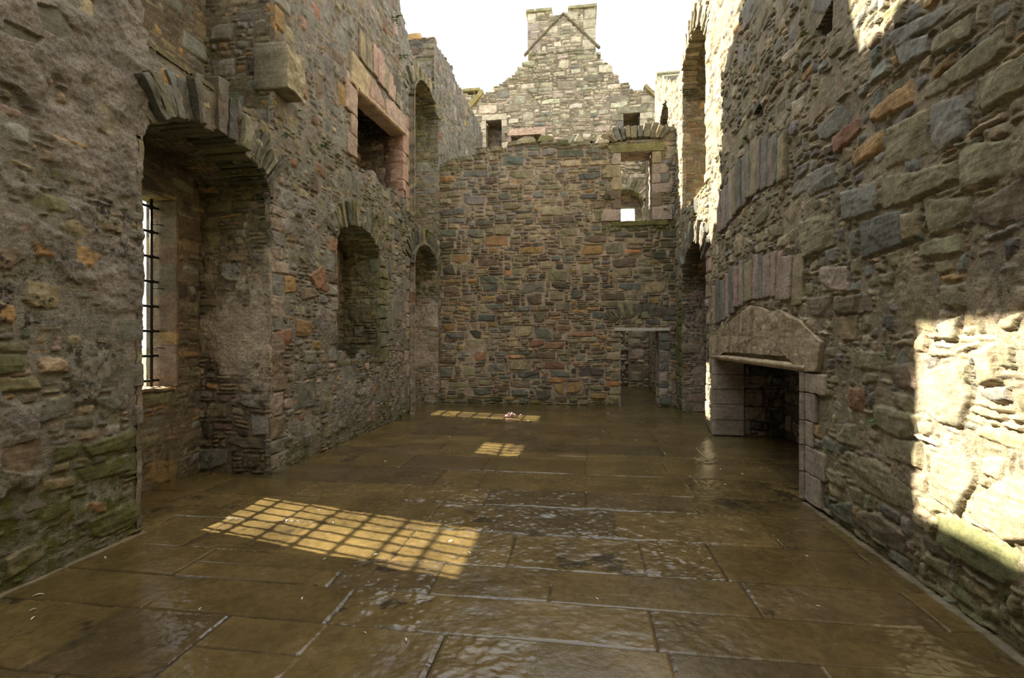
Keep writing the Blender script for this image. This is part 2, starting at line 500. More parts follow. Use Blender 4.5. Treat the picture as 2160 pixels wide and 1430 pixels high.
def slab(name, poly, fmap, parent, col, h=0.02, depth=0.2, r=0.02, rough=0.008, seed=0, mat=None, res=0.03, moss=0.0, stain_shade=0.0, n=None, streak=0.0):
    """a single worked stone with its own outline, arris and thickness"""
    p = np.array(poly, float)
    a = 0.5 * np.sum(p[:, 0] * np.roll(p[:, 1], -1) - np.roll(p[:, 0], -1) * p[:, 1])
    if a < 0: p = p[::-1]
    c = p.mean(0)
    seg = np.roll(p, -1, 0) - p; ln = np.hypot(seg[:, 0], seg[:, 1])
    b = []
    for k in range(len(p)):
        m = max(2, int(math.ceil(ln[k] / res)))
        b += [p[k] + seg[k] * t / m for t in range(m)]
    b = np.array(b)
    jit = np.stack([vnoise(b[:, 0], b[:, 1], 0.09, seed + 2), vnoise(b[:, 0], b[:, 1], 0.09, seed + 4)], -1)
    b = b + jit * min(r, 0.02) * 0.5
    R = float(np.mean(np.hypot(*(b - c).T)))
    er = min(r / R, 0.4)
    rho = np.concatenate([np.linspace(0.0, 1 - er, max(3, int(R / res)))[1:], 1 - er * (1 - np.array([0.25, 0.5, 0.75, 0.92, 1.0]))])
    G = c + (b - c)[None] * rho[:, None, None]
    d = (1 - rho)[:, None] / er * np.ones(len(b))[None]
    prof = np.sqrt(np.clip(1 - (1 - np.clip(d, 0, 1)) ** 2, 0, 1))
    u, v = G[..., 0], G[..., 1]
    nz = fbm(u, v, 0.14, seed, 4, 0.6)
    Hh = h - r * (1 - prof) + rough * nz * prof
    top = fmap(u, v, Hh).reshape(-1, 3)
    cen = fmap(np.array([c[0]]), np.array([c[1]]), np.array([h + rough * fbm(np.array([c[0]]), np.array([c[1]]), 0.14, seed, 4, 0.6)[0]]))
    nb = len(b); nr = len(rho)
    back = fmap(b[:, 0], b[:, 1], np.full(nb, h - depth))
    Vv = np.concatenate([top, cen, top[-nb:], back])
    F = []
    for i in range(nr - 1):
        for k in range(nb):
            k2 = (k + 1) % nb
            F.append((i * nb + k, (i + 1) * nb + k, (i + 1) * nb + k2, i * nb + k2))
    ci = nr * nb
    F += [(ci, k, (k + 1) % nb) for k in range(nb)]
    s0 = ci + 1
    F += [(s0 + k, s0 + nb + k, s0 + nb + (k + 1) % nb, s0 + (k + 1) % nb) for k in range(nb)]
    F.append(tuple(s0 + nb + k for k in range(nb))[::-1])
    cc = np.tile(np.array(col), (len(Vv), 1)) * (1 + 0.12 * np.concatenate([nz.ravel(), [0], nz[-1], nz[-1]]))[:, None]
    if streak:
        uu = np.concatenate([u.ravel(), [c[0]], b[:, 0], b[:, 0]])
        cc = cc * (1 - streak * sstep(0.1, 0.6, vnoise(uu, uu * 0, 0.11, seed + 8)))[:, None]
    fx = np.zeros((len(Vv), 3)); fx[:, 0] = moss; fx[:, 2] = stain_shade
    return mesh_obj(name, Vv, F, mat or M_DRESSED, parent, cc, fx)

def sweep(name, profile, fmap, u0, u1, parent, col, n=60, wob=0.004, seed=0, axis_v=False, mat=None):
    """a moulding: profile of (out, across) points run along the wall"""
    t = np.linspace(u0, u1, n); pr = np.array(profile)
    T, K = np.meshgrid(t, np.arange(len(pr)), indexing='ij')
    out = pr[K, 0] + wob * fbm(T, K * 0.03, 0.2, seed, 3); acr = pr[K, 1] + wob * fbm(T, K * 0.03, 0.3, seed + 5, 3)
    P = fmap(acr, T, out) if axis_v else fmap(T, acr, out)
    idx = np.arange(T.size).reshape(T.shape)
    q = np.stack([idx[:-1, :-1], idx[1:, :-1], idx[1:, 1:], idx[:-1, 1:]], -1).reshape(-1, 4)
    return mesh_obj(name, P.reshape(-1, 3), q, mat or M_DRESSED, parent, np.tile(np.array(col), (T.size, 1)))

def tube(pts, rad, sides=8):
    pts = np.array(pts, float); rad = np.broadcast_to(np.array(rad, float), (len(pts),))
    d = pts[-1] - pts[0]; d /= np.linalg.norm(d)
    a = np.cross(d, (0, 0, 1) if abs(d[2]) < 0.9 else (1, 0, 0)); a /= np.linalg.norm(a); b = np.cross(d, a)
    V = []; F = []
    for p, r in zip(pts, rad):
        for k in range(sides):
            g = 2 * math.pi * k / sides
            V.append(p + r * (math.cos(g) * a + math.sin(g) * b))
    for i in range(len(pts) - 1):
        for k in range(sides):
            k2 = (k + 1) % sides
            F.append((i * sides + k, i * sides + k2, (i + 1) * sides + k2, (i + 1) * sides + k))
    F.append(tuple(range(sides))[::-1]); F.append(tuple((len(pts) - 1) * sides + k for k in range(sides)))
    return V, F

RIGHT_STONES = [
    ('pale', [(3.27,1.33),(3.35,1.11),(3.52,1.1),(3.69,1.17),(3.68,1.43),(3.42,1.53)]),
    ('pale', [(3.25,0.83),(3.39,0.57),(3.62,0.61),(3.65,0.7),(3.59,0.89),(3.34,1.03)]),
    ('tan', [(2.88,0.62),(3.04,0.56),(3.28,0.6),(3.25,0.73),(3.01,0.92),(2.88,0.87)]),
    ('olive', [(3.71,1.14),(3.79,0.98),(3.93,0.93),(4.22,0.98),(4.25,1.13)]),
    ('olive', [(3.71,0.6),(3.81,0.47),(3.98,0.42),(4.49,0.42),(4.69,0.69),(4.22,0.71)]),
    ('green', [(2.94,0.42),(3.06,0.32),(3.38,0.31),(3.54,0.34),(3.58,0.51),(3.34,0.55),(2.98,0.5)]),
    ('slate', [(4.57,0.06),(4.97,0.05),(4.95,0.13),(4.59,0.26)]),
    ('umber', [(3.87,0.26),(3.92,0.1),(4.22,0.08),(4.51,0.1),(4.51,0.21),(4.19,0.3)]),
    ('olive', [(4.69,0.47),(4.73,0.34),(5.02,0.34),(5.02,0.45)]),
    ('olive', [(4.48,0.75),(4.81,0.74),(4.86,0.89),(4.53,0.94)]),
    ('olive', [(3.69,1.17),(3.84,1.13),(4.03,1.19),(4.03,1.26),(3.81,1.26)]),
    ('rust', [(4.35,1.13),(4.39,1.06),(4.61,1.08),(4.61,1.25),(4.4,1.27)]),
    ('umber', [(4.28,1.87),(4.86,1.89),(4.86,2.05),(4.28,2.01)]),
    ('umber', [(4.92,1.88),(5.45,1.89),(5.45,2.08),(4.92,2.06)]),
    ('pinkgrey', [(4.61,2.07),(5.14,2.12),(5.14,2.35),(4.63,2.28)]),
    ('tan', [(2.92,1.8),(2.97,1.72),(3.04,1.71),(3.06,1.77)]),
    ('pale', [(3.34,1.81),(3.4,1.66),(3.53,1.66),(3.55,1.77)]),
    ('tan', [(3.08,1.44),(3.23,1.4),(3.25,1.59),(3.12,1.62)]),
    ('umber', [(3.74,1.31),(4.0,1.29),(4.06,1.46),(3.81,1.48)]),
    ('olive', [(4.06,1.41),(4.57,1.42),(4.65,1.58),(4.09,1.55)]),
    ('olive', [(3.29,3.46),(3.61,3.51),(3.62,3.62),(3.3,3.59)]),
    ('olive', [(3.04,3.23),(3.13,3.19),(3.7,3.27),(3.68,3.34),(3.06,3.36)]),
    ('olive', [(3.65,3.18),(3.66,2.88),(4.1,2.92),(4.08,3.23)]),
    ('grey', [(3.31,3.0),(3.33,2.87),(3.53,2.86),(3.62,2.96),(3.63,3.2),(3.38,3.14)]),
    ('ochre', [(4.12,3.1),(4.54,3.11),(4.6,3.23),(4.15,3.24)]),
    ('ochre', [(3.79,3.29),(4.3,3.37),(4.33,3.47),(3.82,3.46)]),
    ('olive', [(3.39,2.62),(3.8,2.6),(4.17,2.63),(4.17,2.87),(3.4,2.74)]),
    ('grey', [(4.25,2.65),(4.73,2.7),(4.76,2.97),(4.25,2.87)]),
    ('slate', [(3.88,2.31),(4.42,2.32),(4.48,2.62),(3.93,2.57)]),
    ('olive', [(3.26,2.34),(3.62,2.31),(3.7,2.58),(3.3,2.48)]),
    ('olive', [(2.99,2.52),(3.36,2.53),(3.36,2.83),(3.0,2.72)]),
    ('olive', [(2.92,2.97),(3.17,2.95),(3.23,3.16),(2.92,3.14)]),
    ('umber', [(2.92,2.26),(3.24,2.3),(3.26,2.41),(2.92,2.48)]),
    ('olive', [(4.9,2.51),(5.52,2.5),(5.61,2.87),(4.94,2.82)]),
    ('grey', [(4.87,3.27),(4.9,3.07),(5.38,3.08),(5.43,3.31)]),
    ('rust', [(4.46,3.38),(4.87,3.33),(4.94,3.5),(4.48,3.5)]),
    ('grey', [(3.64,3.55),(3.91,3.6),(4.02,3.83),(3.64,3.67)]),
    ('grey', [(3.48,3.71),(3.98,3.75),(4.05,3.94),(3.51,3.78)]),
    ('tan', [(3.74,2.33),(3.89,2.33),(3.91,2.53),(3.74,2.52)]),
]
LEFT_STONES = [
    ('slate', [(2.94,3.95),(2.98,3.79),(3.12,3.79),(3.23,3.92),(3.12,4.02)]),
    ('slate', [(2.74,3.62),(2.95,3.66),(2.99,3.74),(2.74,3.72)]),
    ('ochre', [(3.23,2.35),(3.24,2.23),(3.33,2.2),(3.44,2.31),(3.31,2.35)]),
    ('olive', [(3.12,2.49),(3.13,2.44),(3.31,2.42),(3.33,2.49),(3.2,2.55)]),
    ('ochre', [(3.05,3.12),(3.09,3.1),(3.33,3.1),(3.33,3.14)]),
    ('umber', [(2.74,2.1),(2.81,2.11),(2.89,2.19),(2.84,2.26),(2.74,2.26)]),
    ('ochre', [(2.74,1.76),(2.82,1.77),(2.84,1.81),(2.82,1.88),(2.74,1.89)]),
    ('green', [(2.74,1.42),(2.9,1.43),(2.87,1.55),(2.74,1.54)]),
    ('olive', [(2.74,1.32),(3.0,1.3),(2.96,1.39),(2.74,1.4)]),
    ('slate', [(3.0,1.06),(3.25,1.09),(3.2,1.21),(3.06,1.22)]),
    ('slate', [(3.36,1.19),(3.47,1.0),(3.68,1.17)]),
    ('umber', [(2.74,0.8),(2.87,0.74),(3.03,0.72),(3.0,0.96),(2.74,0.95)]),
    ('green', [(3.29,0.83),(3.34,0.74),(3.81,0.74),(3.81,0.9)]),
    ('green', [(3.26,0.65),(3.31,0.56),(3.8,0.54),(3.78,0.68)]),
    ('green', [(3.34,0.26),(3.36,0.14),(3.45,0.09),(3.81,0.09),(3.79,0.29)]),
    ('olive', [(2.77,0.2),(2.79,0.05),(3.09,0.14),(3.05,0.26)]),
    ('green', [(2.99,0.45),(3.0,0.35),(3.2,0.39),(3.2,0.49)]),
    ('green', [(3.09,0.74),(3.29,0.77),(3.29,0.85),(3.09,0.86)]),
    ('rust', [(3.34,0.31),(3.47,0.27),(3.49,0.35),(3.34,0.39)]),
    ('pinkgrey', [(5.56,2.19),(5.58,1.87),(5.9,1.95),(5.87,2.22)]),
    ('rust', [(6.49,2.52),(6.62,2.39),(7.05,2.34),(6.83,2.72)]),
    ('ochre', [(5.88,2.45),(5.9,2.24),(6.12,2.26),(6.12,2.46)]),
    ('rust', [(5.7,1.76),(5.71,1.63),(5.87,1.55),(6.03,1.61),(6.03,1.78)]),
    ('umber', [(5.56,1.54),(5.57,1.19),(5.84,1.18),(5.77,1.5)]),
    ('slate', [(6.15,1.05),(6.24,0.72),(6.66,0.69),(6.64,1.05)]),
    ('grey', [(6.33,1.49),(6.35,1.34),(6.64,1.31),(6.64,1.48)]),
    ('slate', [(6.39,1.3),(6.41,1.13),(6.64,1.1),(6.64,1.3)]),
    ('umber', [(6.24,2.31),(6.28,2.17),(6.75,2.27),(6.62,2.37)]),
]
# ------------------------------------------------------------------ the place: frames and dimensions
XL, XR, YB, YF = -3.73, 2.28, 12.55, 18.2
def LEFT(u, v, h):
    x = XL + 0.13 * sstep(10.9, 12.5, u) + h
    return np.stack([x, u, v], -1)
def RIGHT(u, v, h):
    return np.stack([XR - h, u, v], -1)
def FACE(y):
    return lambda u, v, h: np.stack([u, y - h, v], -1)
def AWAY(y):
    return lambda u, v, h: np.stack([u, y + h, v], -1)
def SIDE(x, s):
    return lambda u, v, h: np.stack([x + s * h, u, v], -1)
def FLAT(z, s=1):
    return lambda u, v, h: np.stack([u, v, z + s * h], -1)

def arch(y, y0, y1, zs, zc):
    c = (y0 + y1) / 2; a = (y1 - y0) / 2
    return zs + (zc - zs) * np.sqrt(np.clip(1 - ((y - c) / a) ** 2, 0, 1))
def lerp_prof(pts):
    xs, zs = zip(*pts)
    return lambda x: np.interp(x, xs, zs)

PAL_LEFT = [('grey', 3), ('slate', 1.6), ('umber', 2), ('pinkgrey', 1.4), ('rust', .35), ('olive', 2.2), ('ochre', .3), ('tan', .8)]
PAL_BACK = [('olive', 4), ('umber', 2.4), ('ochre', 1.0), ('grey', 2), ('slate', 1.6), ('rust', .5), ('tan', 2.2), ('orange', .12)]
PAL_RIGHT = [('olive', 3.4), ('tan', 3.4), ('grey', 2.4), ('slate', .6), ('umber', .6), ('ochre', .4), ('buff', .6)]
PAL_FAR = [('cream', 5), ('pale', 2), ('tan', 1), ('buff', 3), ('grey', .35), ('pink', .25)]
ST_LEFT = dict(cell=.05, sizes=[(.4, (5, 9), (4, 8)), (.5, (3, 7), (3, 5)), (.4, (2, 5), (2, 3))], fill=((2, 5), (1, 2)), pal=PAL_LEFT, h=(-.008, .012), tilt=.05, joint=.022, r=(.006, .015))
ST_BACK = dict(cell=.05, sizes=[(.55, (7, 14), (4, 6)), (.6, (5, 11), (3, 4)), (.6, (4, 9), (2, 3))], fill=((3, 9), (1, 3)), pal=PAL_BACK, h=(-.004, .020), joint=.016, tilt=.05, r=(.006, .014))
ST_RIGHT = dict(cell=.05, sizes=[(.7, (7, 14), (5, 8)), (.6, (4, 9), (3, 6)), (.4, (3, 6), (2, 3))], fill=((2, 6), (1, 3)), pal=PAL_RIGHT, h=(-.010, .022), rot=.12, tilt=.09, r=(.006, .015), joint=.016)
PAL_TOP = [('olive', 4), ('grey', 3), ('tan', 2), ('slate', 1.4), ('umber', 1), ('ochre', .4)]
PAL_MID = [('olive', 4), ('umber', 3), ('slate', 1.6), ('ochre', 1.3), ('dark', 1.2), ('tan', 1), ('orange', .12)]
PAL_LOW = [('tan', 2.4), ('olive', 2.4), ('ochre', 2), ('umber', 2.4), ('grey', 2), ('slate', 1), ('rust', .7), ('dark', .8)]
ST_BACK['pal'] = lambda u, v: PAL_TOP if v > 4.3 else (PAL_MID if v > 2.0 else PAL_LOW)
ST_FAR = dict(cell=.07, sizes=[(.5, (5, 11), (3, 5)), (.5, (3, 8), (2, 3))], fill=((2, 6), (1, 2)), pal=PAL_FAR, h=(-.01, .02), r=(.012, .03))
ST_THIN = dict(cell=.045, sizes=[(.3, (6, 14), (2, 4)), (.3, (5, 12), (1, 2))], fill=((3, 10), (1, 1)), pal=PAL_BACK, h=(-.01, .02), r=(.01, .02))
ST_JAMB = dict(cell=.05, sizes=[(.5, (5, 11), (3, 6)), (.5, (3, 9), (2, 4)), (.3, (3, 6), (1, 2))], fill=((2, 7), (1, 2)), pal=PAL_BACK, h=(-.008, .014), r=(.008, .02), joint=.016)
MORT_LEFT, MORT_BACK, MORT_RIGHT, MORT_FAR = lin(136, 131, 121), lin(176, 158, 134), lin(156, 142, 116), lin(166, 150, 126)
HARL = lin(132, 125, 116)

def quoins(edge, sgn, v0, v1, seed, pal, hh=(.16, .34), ww=(.22, .5), h=.012):
    rng = np.random.default_rng(seed); out = []; v = v0; k = 0
    while v < v1 - .08:
        b = min(rng.uniform(*hh), v1 - v); w = rng.uniform(ww[0], ww[0] + .12) if k % 2 else rng.uniform(ww[1] - .12, ww[1])
        a0, a1 = sorted((edge - sgn * .02, edge + sgn * w))
        out.append(stone([(a0, v + .008), (a1 - .02 * rng.random(), v + .01), (a1, v + b - .008), (a0, v + b - .006)],
                         pick(rng, pal) * rng.uniform(.8, 1.2), h + rng.uniform(-.008, .012), .018, (0, 0), .006, wf=.25))
        v += b; k += 1
    return out

# ------------------------------------------------------------------ floor
def flagstones():
    rng = np.random.default_rng(5); out = []
    y = -3.2
    while y < 18.6:
        d = rng.uniform(.38, .74) if y < 9 else rng.uniform(.35, .6)
        x = -5.4 - rng.uniform(0, .6)
        while x < 3.8:
            w = rng.uniform(.5, 1.35)
            base = lin(97, 82, 49) if rng.random() < .8 else lin(86, 73, 48)
            rough = rng.choice([.0008, .0022, .0045, .0065], p=[.25, .25, .3, .2])
            parts = [(y, y + d)] if rng.random() < .86 else [(y, y + d * .5), (y + d * .5, y + d)]
            for a, b in parts:
                jj = rng.uniform(-.012, .012, 4)
                out.append(stone([(x + .003, a + .003), (x + w - .003 + jj[0], a + .003), (x + w - .003 + jj[1], b - .003), (x + .003, b - .003)],
                                 base * np.array([1.08, 1.06, 1.06]) * rng.uniform(.82, 1.14), rng.uniform(-.003, .003), .007, rng.normal(0, .0025, 2), rough, wf=.35))
            x += w
        y += d
    return out
def floor_col(U, V, C):
    e = np.minimum(np.abs(U - (XR - .03)), np.where((V < 3.8), np.abs(U - (XL + .03)), 9))
    w = sstep(.035, .012, e + .02 * fbm(U, V, .12, 77, 3)) * (V < 5.4) * .6
    return C * (1 - w[..., None]) + lin(150, 142, 124) * w[..., None]
def floor_moss(U, V):
    return .55 * sstep(.5, .0, np.abs(U - XR)) * (V > 8) + .35 * sstep(8.8, 10.2, V) * (fbm(U, V, .8, 61, 3) > .05) + .5 * sstep(.45, 0, np.abs(V - YB) + .1) 
fl = panel('floor', axis([(-5.3, .03), (-3.75, .012), (2.3, .012), (3.6, .04)]),
           axis([(-3, .1), (1.5, .03), (1.8, .007), (5, .011), (9, .026), (12.6, .045), (18.4, .07)]),
           flagstones(), FLAT(0.0), seed=3, warp=.5, mdepth=.009, mortar=lin(56, 48, 34), mat=M_FLOOR, skirt=.05, bed=0.0, chips=0, riven=True, flush=1.5, moss=floor_moss, cfun=floor_col, kind='structure')

# ------------------------------------------------------------------ wall_left
TopL = lerp_prof([(-3, 9.5), (2, 9.5), (4.2, 9.2), (4.5, 8.7), (6.1, 8.8), (6.5, 11), (9.0, 11.2), (9.92, 10.8), (10.0, 8.85), (10.05, 8.62), (10.5, 8.30),
                  (10.62, 8.12), (11.9, 8.05), (11.95, 9.12), (13.4, 9.32), (14.5, 9.24), (15.2, 9.34), (18.3, 9.38)])
TopR = lerp_prof([(-3, 10), (8.6, 10.4), (10.0, 9.25), (10.6, 8.6), (11.4, 8.15), (11.66, 7.98), (12.8, 7.95), (13.2, 8.3), (14.5, 9.1), (15.95, 9.75), (16.05, 8.2), (18.3, 8.0)])
A1 = (3.81, 5.58, 3.36, 3.80); A2 = (7.26, 8.88, 3.15, 3.57); A3 = (10.57, 12.30, 3.30, 3.86); A5 = (10.57, 12.30, 7.0, 7.66)
UPFP = (7.90, 10.10, 4.62, 5.90)
def keep_left(U, V):
    k = ~((U > A1[0]) & (U < A1[1]) & (V < arch(U, *A1)))
    k &= ~((U > A2[0]) & (U < A2[1]) & (V > 1.36 + .12 * np.sin(U * 7)) & (V < arch(U, *A2)))
    k &= ~((U > A3[0]) & (U < A3[1]) & (V < arch(U, *A3)))
    k &= ~((U > A5[0]) & (U < A5[1]) & (V > 4.34) & (V < arch(U, *A5)))
    k &= ~((U > UPFP[0]) & (U < UPFP[1]) & (V > UPFP[2] + .10 * np.sin(U * 6.0)) & (V < UPFP[3] + .1 * (U - 9)))
    low = np.where(U < 3.98, 4.45 - (U - 3.65) * .6, 4.26)
    k &= ~((U > 3.65) & (U < 5.66) & (V > low) & (V < 8.0))
    return k
ex = []
for nm, p in LEFT_STONES:
    ex.append(stone(p, COL[nm] * (.85 if nm == 'green' else 1.0), .008, .016, (0, .04 if nm == 'green' else 0), .009, wf=.7, explicit=True))
ex += quoins(5.58, 1, 0.05, 3.3, 11, [('pinkgrey', 1), ('grey', 2), ('umber', 1)], ww=(.2, .42))
ex += quoins(5.66, 1, 5.3, 8.0, 12, [('umber', 1), ('grey', 2), ('ochre', .7)], ww=(.2, .42))
ex += quoins(10.57, -1, 0.05, 3.5, 13, [('grey', 2), ('pinkgrey', 1.2), ('pale', .3)], ww=(.12, .3))
ex += quoins(10.57, -1, 4.4, 7.3, 14, [('grey', 2), ('pink', 1.0), ('tan', .8)], ww=(.12, .3))
ex += quoins(8.88, 1, 1.2, 3.2, 15, [('green', 1.5), ('olive', 2), ('grey', 1)], ww=(.25, .5), h=.03)
ex += quoins(7.26, -1, 1.3, 3.2, 16, [('rust', .6), ('grey', 2), ('umber', 1)], ww=(.15, .35))
# bed for the stones that are built as things of their own
VOIDS_LEFT = [[(7.76, 5.86), (10.12, 5.98), (10.12, 6.28), (7.76, 6.30)], [(8.02, 6.42), (10.05, 6.42), (10.05, 7.06), (8.02, 7.06)], [(5.66, 4.70), (6.0, 4.72), (6.0, 5.28), (5.66, 5.28)]]
for p in VOIDS_LEFT: ex.append(stone(p, lin(96, 88, 74), -.02, .01, void=True, wf=.2))
def harl_left(U, V):
    near = sstep(3.95, 3.75, U)
    f = .34 + 1.25 * fbm(U, V, .42, 301, 4) + .30 * sstep(1.15, 2.1, V + .55 * (U - 3.3)) - .45 * sstep(1.25, .6, V - .5 * (U - 3.3))
    f = f + .25 * sstep(3.25, 3.7, U) * sstep(.95, 1.2, V) + .25 * sstep(3.0, 3.8, V) * sstep(3.0, 3.3, U)
    mid = .14 + .85 * fbm(U, V, .55, 311, 4) + .12 * sstep(1.5, .4, V)
    mid = np.where(V > 3.6, mid - .25, mid)
    return near * f + (1 - near) * mid
def moss_left(U, V):
    n = fbm(U, V, .45, 331, 3)
    a = sstep(1.05, .25, V + .25 * n) * sstep(4.0, 3.7, U) * 1.5
    b = .75 * sstep(.5, .0, V + .3 * n - .05) + .55 * sstep(.55, .1, np.abs(V - 4.05 + .6 * n)) * sstep(5.2, 7.5, U)
    c = .8 * sstep(.45, .05, np.hypot((U - 8.95) * .9, (V - 2.2) * .35)) + .7 * sstep(.5, .1, np.hypot(U - 11.4, (V - 4.1) * .9))
    return np.clip(np.maximum(np.maximum(a, b), c) + .18 * (n > .25), 0, 1)
def stain_left(U, V):
    n = fbm(U, V, .6, 341, 3)
    return np.clip(sstep(3.9, 3.6, U) * (.4 + 1.1 * n) + .25 * (n > .2), 0, .95)
st_l = pack(-3, 18.3, 0, 11.5, ST_LEFT, 21, ex)
wl = panel('wall_left', axis([(-3, .15), (2.4, .06), (2.65, .008), (5.7, .010), (10.6, .014), (13, .022), (18.3, .03)]),
           axis([(0, .009), (4.6, .011), (6.5, .02), (11.5, .03)]), st_l, LEFT, seed=101, keep=keep_left,
           top=lambda u, v: v < TopL(u) + .05 * np.sin(u * 23), skirt=(.07, 1.25), mortar=MORT_LEFT, moss=moss_left, stain_shade=stain_left,
           harl=harl_left, harlcol=HARL, hslump=1.7, mdepth=.024, flush=.78, kind='structure')

# ------------------------------------------------------------------ wall_right
B1 = (9.52, 11.72, 2.75, 3.62); B2 = (9.56, 11.68, 7.0, 7.88)
def keep_right(U, V):
    k = ~((U > B1[0]) & (U < B1[1]) & (V < arch(U, *B1)))
    k &= ~((U > B2[0]) & (U < B2[1]) & (V > 4.52) & (V < arch(U, *B2)))
    k &= ~((U > 5.49) & (U < 8.90) & (V < 1.40))
    for (a, b, w, h) in HOLES: k &= ~((np.abs(U - a) < w) & (np.abs(V - b) < h * (1 - .35 * (U - a) / w)))
    k &= ~((U > 13.6) & (U < 15.2) & (V > 5.6) & (V < arch(U, 13.6, 15.2, 7.6, 8.2)))
    return k
HOLES = [(5.08, 4.62, .16, .10), (6.86, 4.60, .13, .08), (7.35, 4.45, .10, .07)]
ex = []
for nm, p in RIGHT_STONES:
    ex.append(stone(p, COL[nm] * (1.15 if nm not in ('pale', 'tan') else 1), .026 if nm in ('pale', 'tan') else .018, .035 if nm == 'pale' else .022, (0, 0), .008, wf=.8, explicit=True))
PINKQ = [('pink', 1.4), ('pinkgrey', 2), ('tan', 1), ('umber', .6)]
ex += quoins(9.52, -1, 1.9, 3.3, 31, PINKQ, ww=(.16, .34), h=.02)
ex += quoins(9.52, -1, 0.05, 1.3, 34, [('tan', 1), ('pale', 1)], ww=(.12, .2), h=.02)
ex += quoins(9.56, -1, 4.5, 7.4, 32, [('tan', 1), ('pale', 1), ('buff', 1)], ww=(.2, .4), h=.02)
ex += quoins(11.72, 1, 0.05, 3.0, 33, [('green', 2), ('olive', 1)], ww=(.3, .6), h=.02)
VOIDS_RIGHT = [[(5.05, 1.27), (9.24, 1.27), (9.24, 1.45), (8.2, 1.92), (7.2, 2.12), (6.5, 2.03), (5.7, 1.90), (5.05, 1.62)],
               [(5.50, 2.02), (9.02, 1.9), (9.02, 2.62), (8.2, 2.74), (7.3, 2.80), (6.4, 2.76), (5.50, 2.5)][0:0] or [(5.52, 2.10), (6.5, 2.12), (6.5, 2.76), (5.52, 2.55)],
               [(6.5, 2.12), (7.3, 2.15), (7.3, 2.80), (6.5, 2.74)], [(7.3, 2.12), (8.2, 1.98), (8.2, 2.72), (7.3, 2.80)], [(8.2, 1.98), (9.02, 1.86), (9.02, 2.60), (8.2, 2.72)],
               [(5.92, 3.45), (7.0, 3.56), (7.0, 4.30), (5.92, 4.02)], [(7.0, 3.56), (8.75, 3.34), (8.75, 4.08), (7.0, 4.30)]]
for p in VOIDS_RIGHT: ex.append(stone(p, lin(104, 94, 76), -.022, .01, void=True, wf=.2))
def moss_right(U, V):
    n = fbm(U, V, .5, 431, 3)
    a = .8 * sstep(.42, .0, V + .25 * n) + .95 * sstep(11.6, 11.9, U) * sstep(12.7, 12.5, U) * sstep(3.6, 2.2, V)
    return np.clip(a + .22 * (n > .3) + .35 * sstep(.3, .1, np.abs(V - .4)) * sstep(3.8, 3.3, U), 0, 1)
def harl_right(U, V):
    return .20 + .66 * fbm(U, V, .5, 441, 4) - .12 * sstep(4, 6, U) - .25 * sstep(2.8, 3.4, V)
st_r = pack(-3, 18.3, 0, 10.8, ST_RIGHT, 44, ex)
wr = panel('wall_right', axis([(-3, .15), (2.4, .06), (2.75, .008), (5.7, .010), (9.6, .013), (12.7, .02), (18.3, .035)]),
           axis([(0, .009), (4.6, .011), (6.5, .02), (10.8, .035)]), st_r, RIGHT, seed=202, keep=keep_right,
           top=lambda u, v: v < TopR(u) + .05 * np.sin(u * 21), skirt=(.07, 1.0), mortar=MORT_RIGHT, moss=moss_right, stain_shade=lambda U, V: .25 * (fbm(U, V, .7, 451, 3) > .15),
           harl=harl_right, harlcol=lin(158, 142, 112), chips=.020, mdepth=.028, flush=.62, warp=1.3, kind='structure')

# ------------------------------------------------------------------ wall_back with its doorway and upper window
TopB = lerp_prof([(-3.8, 6.22), (-3.3, 6.30), (-2.7, 6.42), (-2.5, 6.60), (-1.9, 6.58), (-1.5, 6.74), (-.9, 6.68), (0.3, 6.58), (.62, 6.50), (.78, 6.58), (1.85, 6.62), (1.95, 6.86), (2.5, 6.9)])
DOOR = (.98, 1.90, 1.86); WB = (.98, 1.73, 4.56, 6.24)
def keep_back(U, V):
    k = ~((U > DOOR[0]) & (U < DOOR[1]) & (V < DOOR[2]))
    return k & ~((U > WB[0]) & (U < WB[1]) & (V > WB[2]) & (V < WB[3]))
ex = quoins(.98, -1, 0.03, 1.84, 51, [('tan', 2), ('olive', 2), ('pinkgrey', 1), ('orange', .5)], hh=(.1, .24), ww=(.16, .4), h=.012)
ex += quoins(1.90, 1, 0.03, 1.84, 52, [('slate', 2), ('grey', 2), ('pinkgrey', .7)], hh=(.12, .3), ww=(.2, .34), h=.012)
VOIDS_BACK = [[(.78, 6.30), (2.0, 6.30), (2.0, 6.45), (.78, 6.45)],
              [(.82, 1.86), (2.15, 1.86), (2.15, 1.93), (.82, 1.93)]]
for p in VOIDS_BACK: ex.append(stone(p, lin(112, 100, 80), -.02, .01, void=True, wf=.2))
rngt = np.random.default_rng(8)
xx = -3.5
while xx < .6:      # loose cope stones along the broken wall head
    w = rngt.uniform(.2, .55); z = float(TopB(xx + w / 2))
    ex.append(stone([(xx, z - .16), (xx + w, z - .14), (xx + w * .9, z + rngt.uniform(-.02, .05)), (xx + w * .12, z + rngt.uniform(-.04, .04))], pick(rngt, [('pale', 2), ('tan', 2), ('green', 1)]) * .9, .03, .03, (0, 0), .008))
    xx += w + rngt.uniform(0, .12)
def moss_back(U, V):
    n = fbm(U, V, .6, 531, 3)
    return np.clip(.75 * sstep(.25, 0, np.abs(V - 4.42) + .2 * n) * sstep(.4, .8, U) + .55 * sstep(1.0, 1.9, U) * sstep(2.4, 3.4, V) * sstep(5.2, 4.2, V) + .7 * sstep(.28, .05, V + .2 * n)
                   + .45 * sstep(-3.1, -3.5, U) * sstep(3.0, 4.2, V) + .4 * sstep(.5, .0, TopB(U) - V) + .25 * (n > .28), 0, 1)
st_b = pack(-3.9, 2.6, 0, 7.1, ST_BACK, 61, ex)
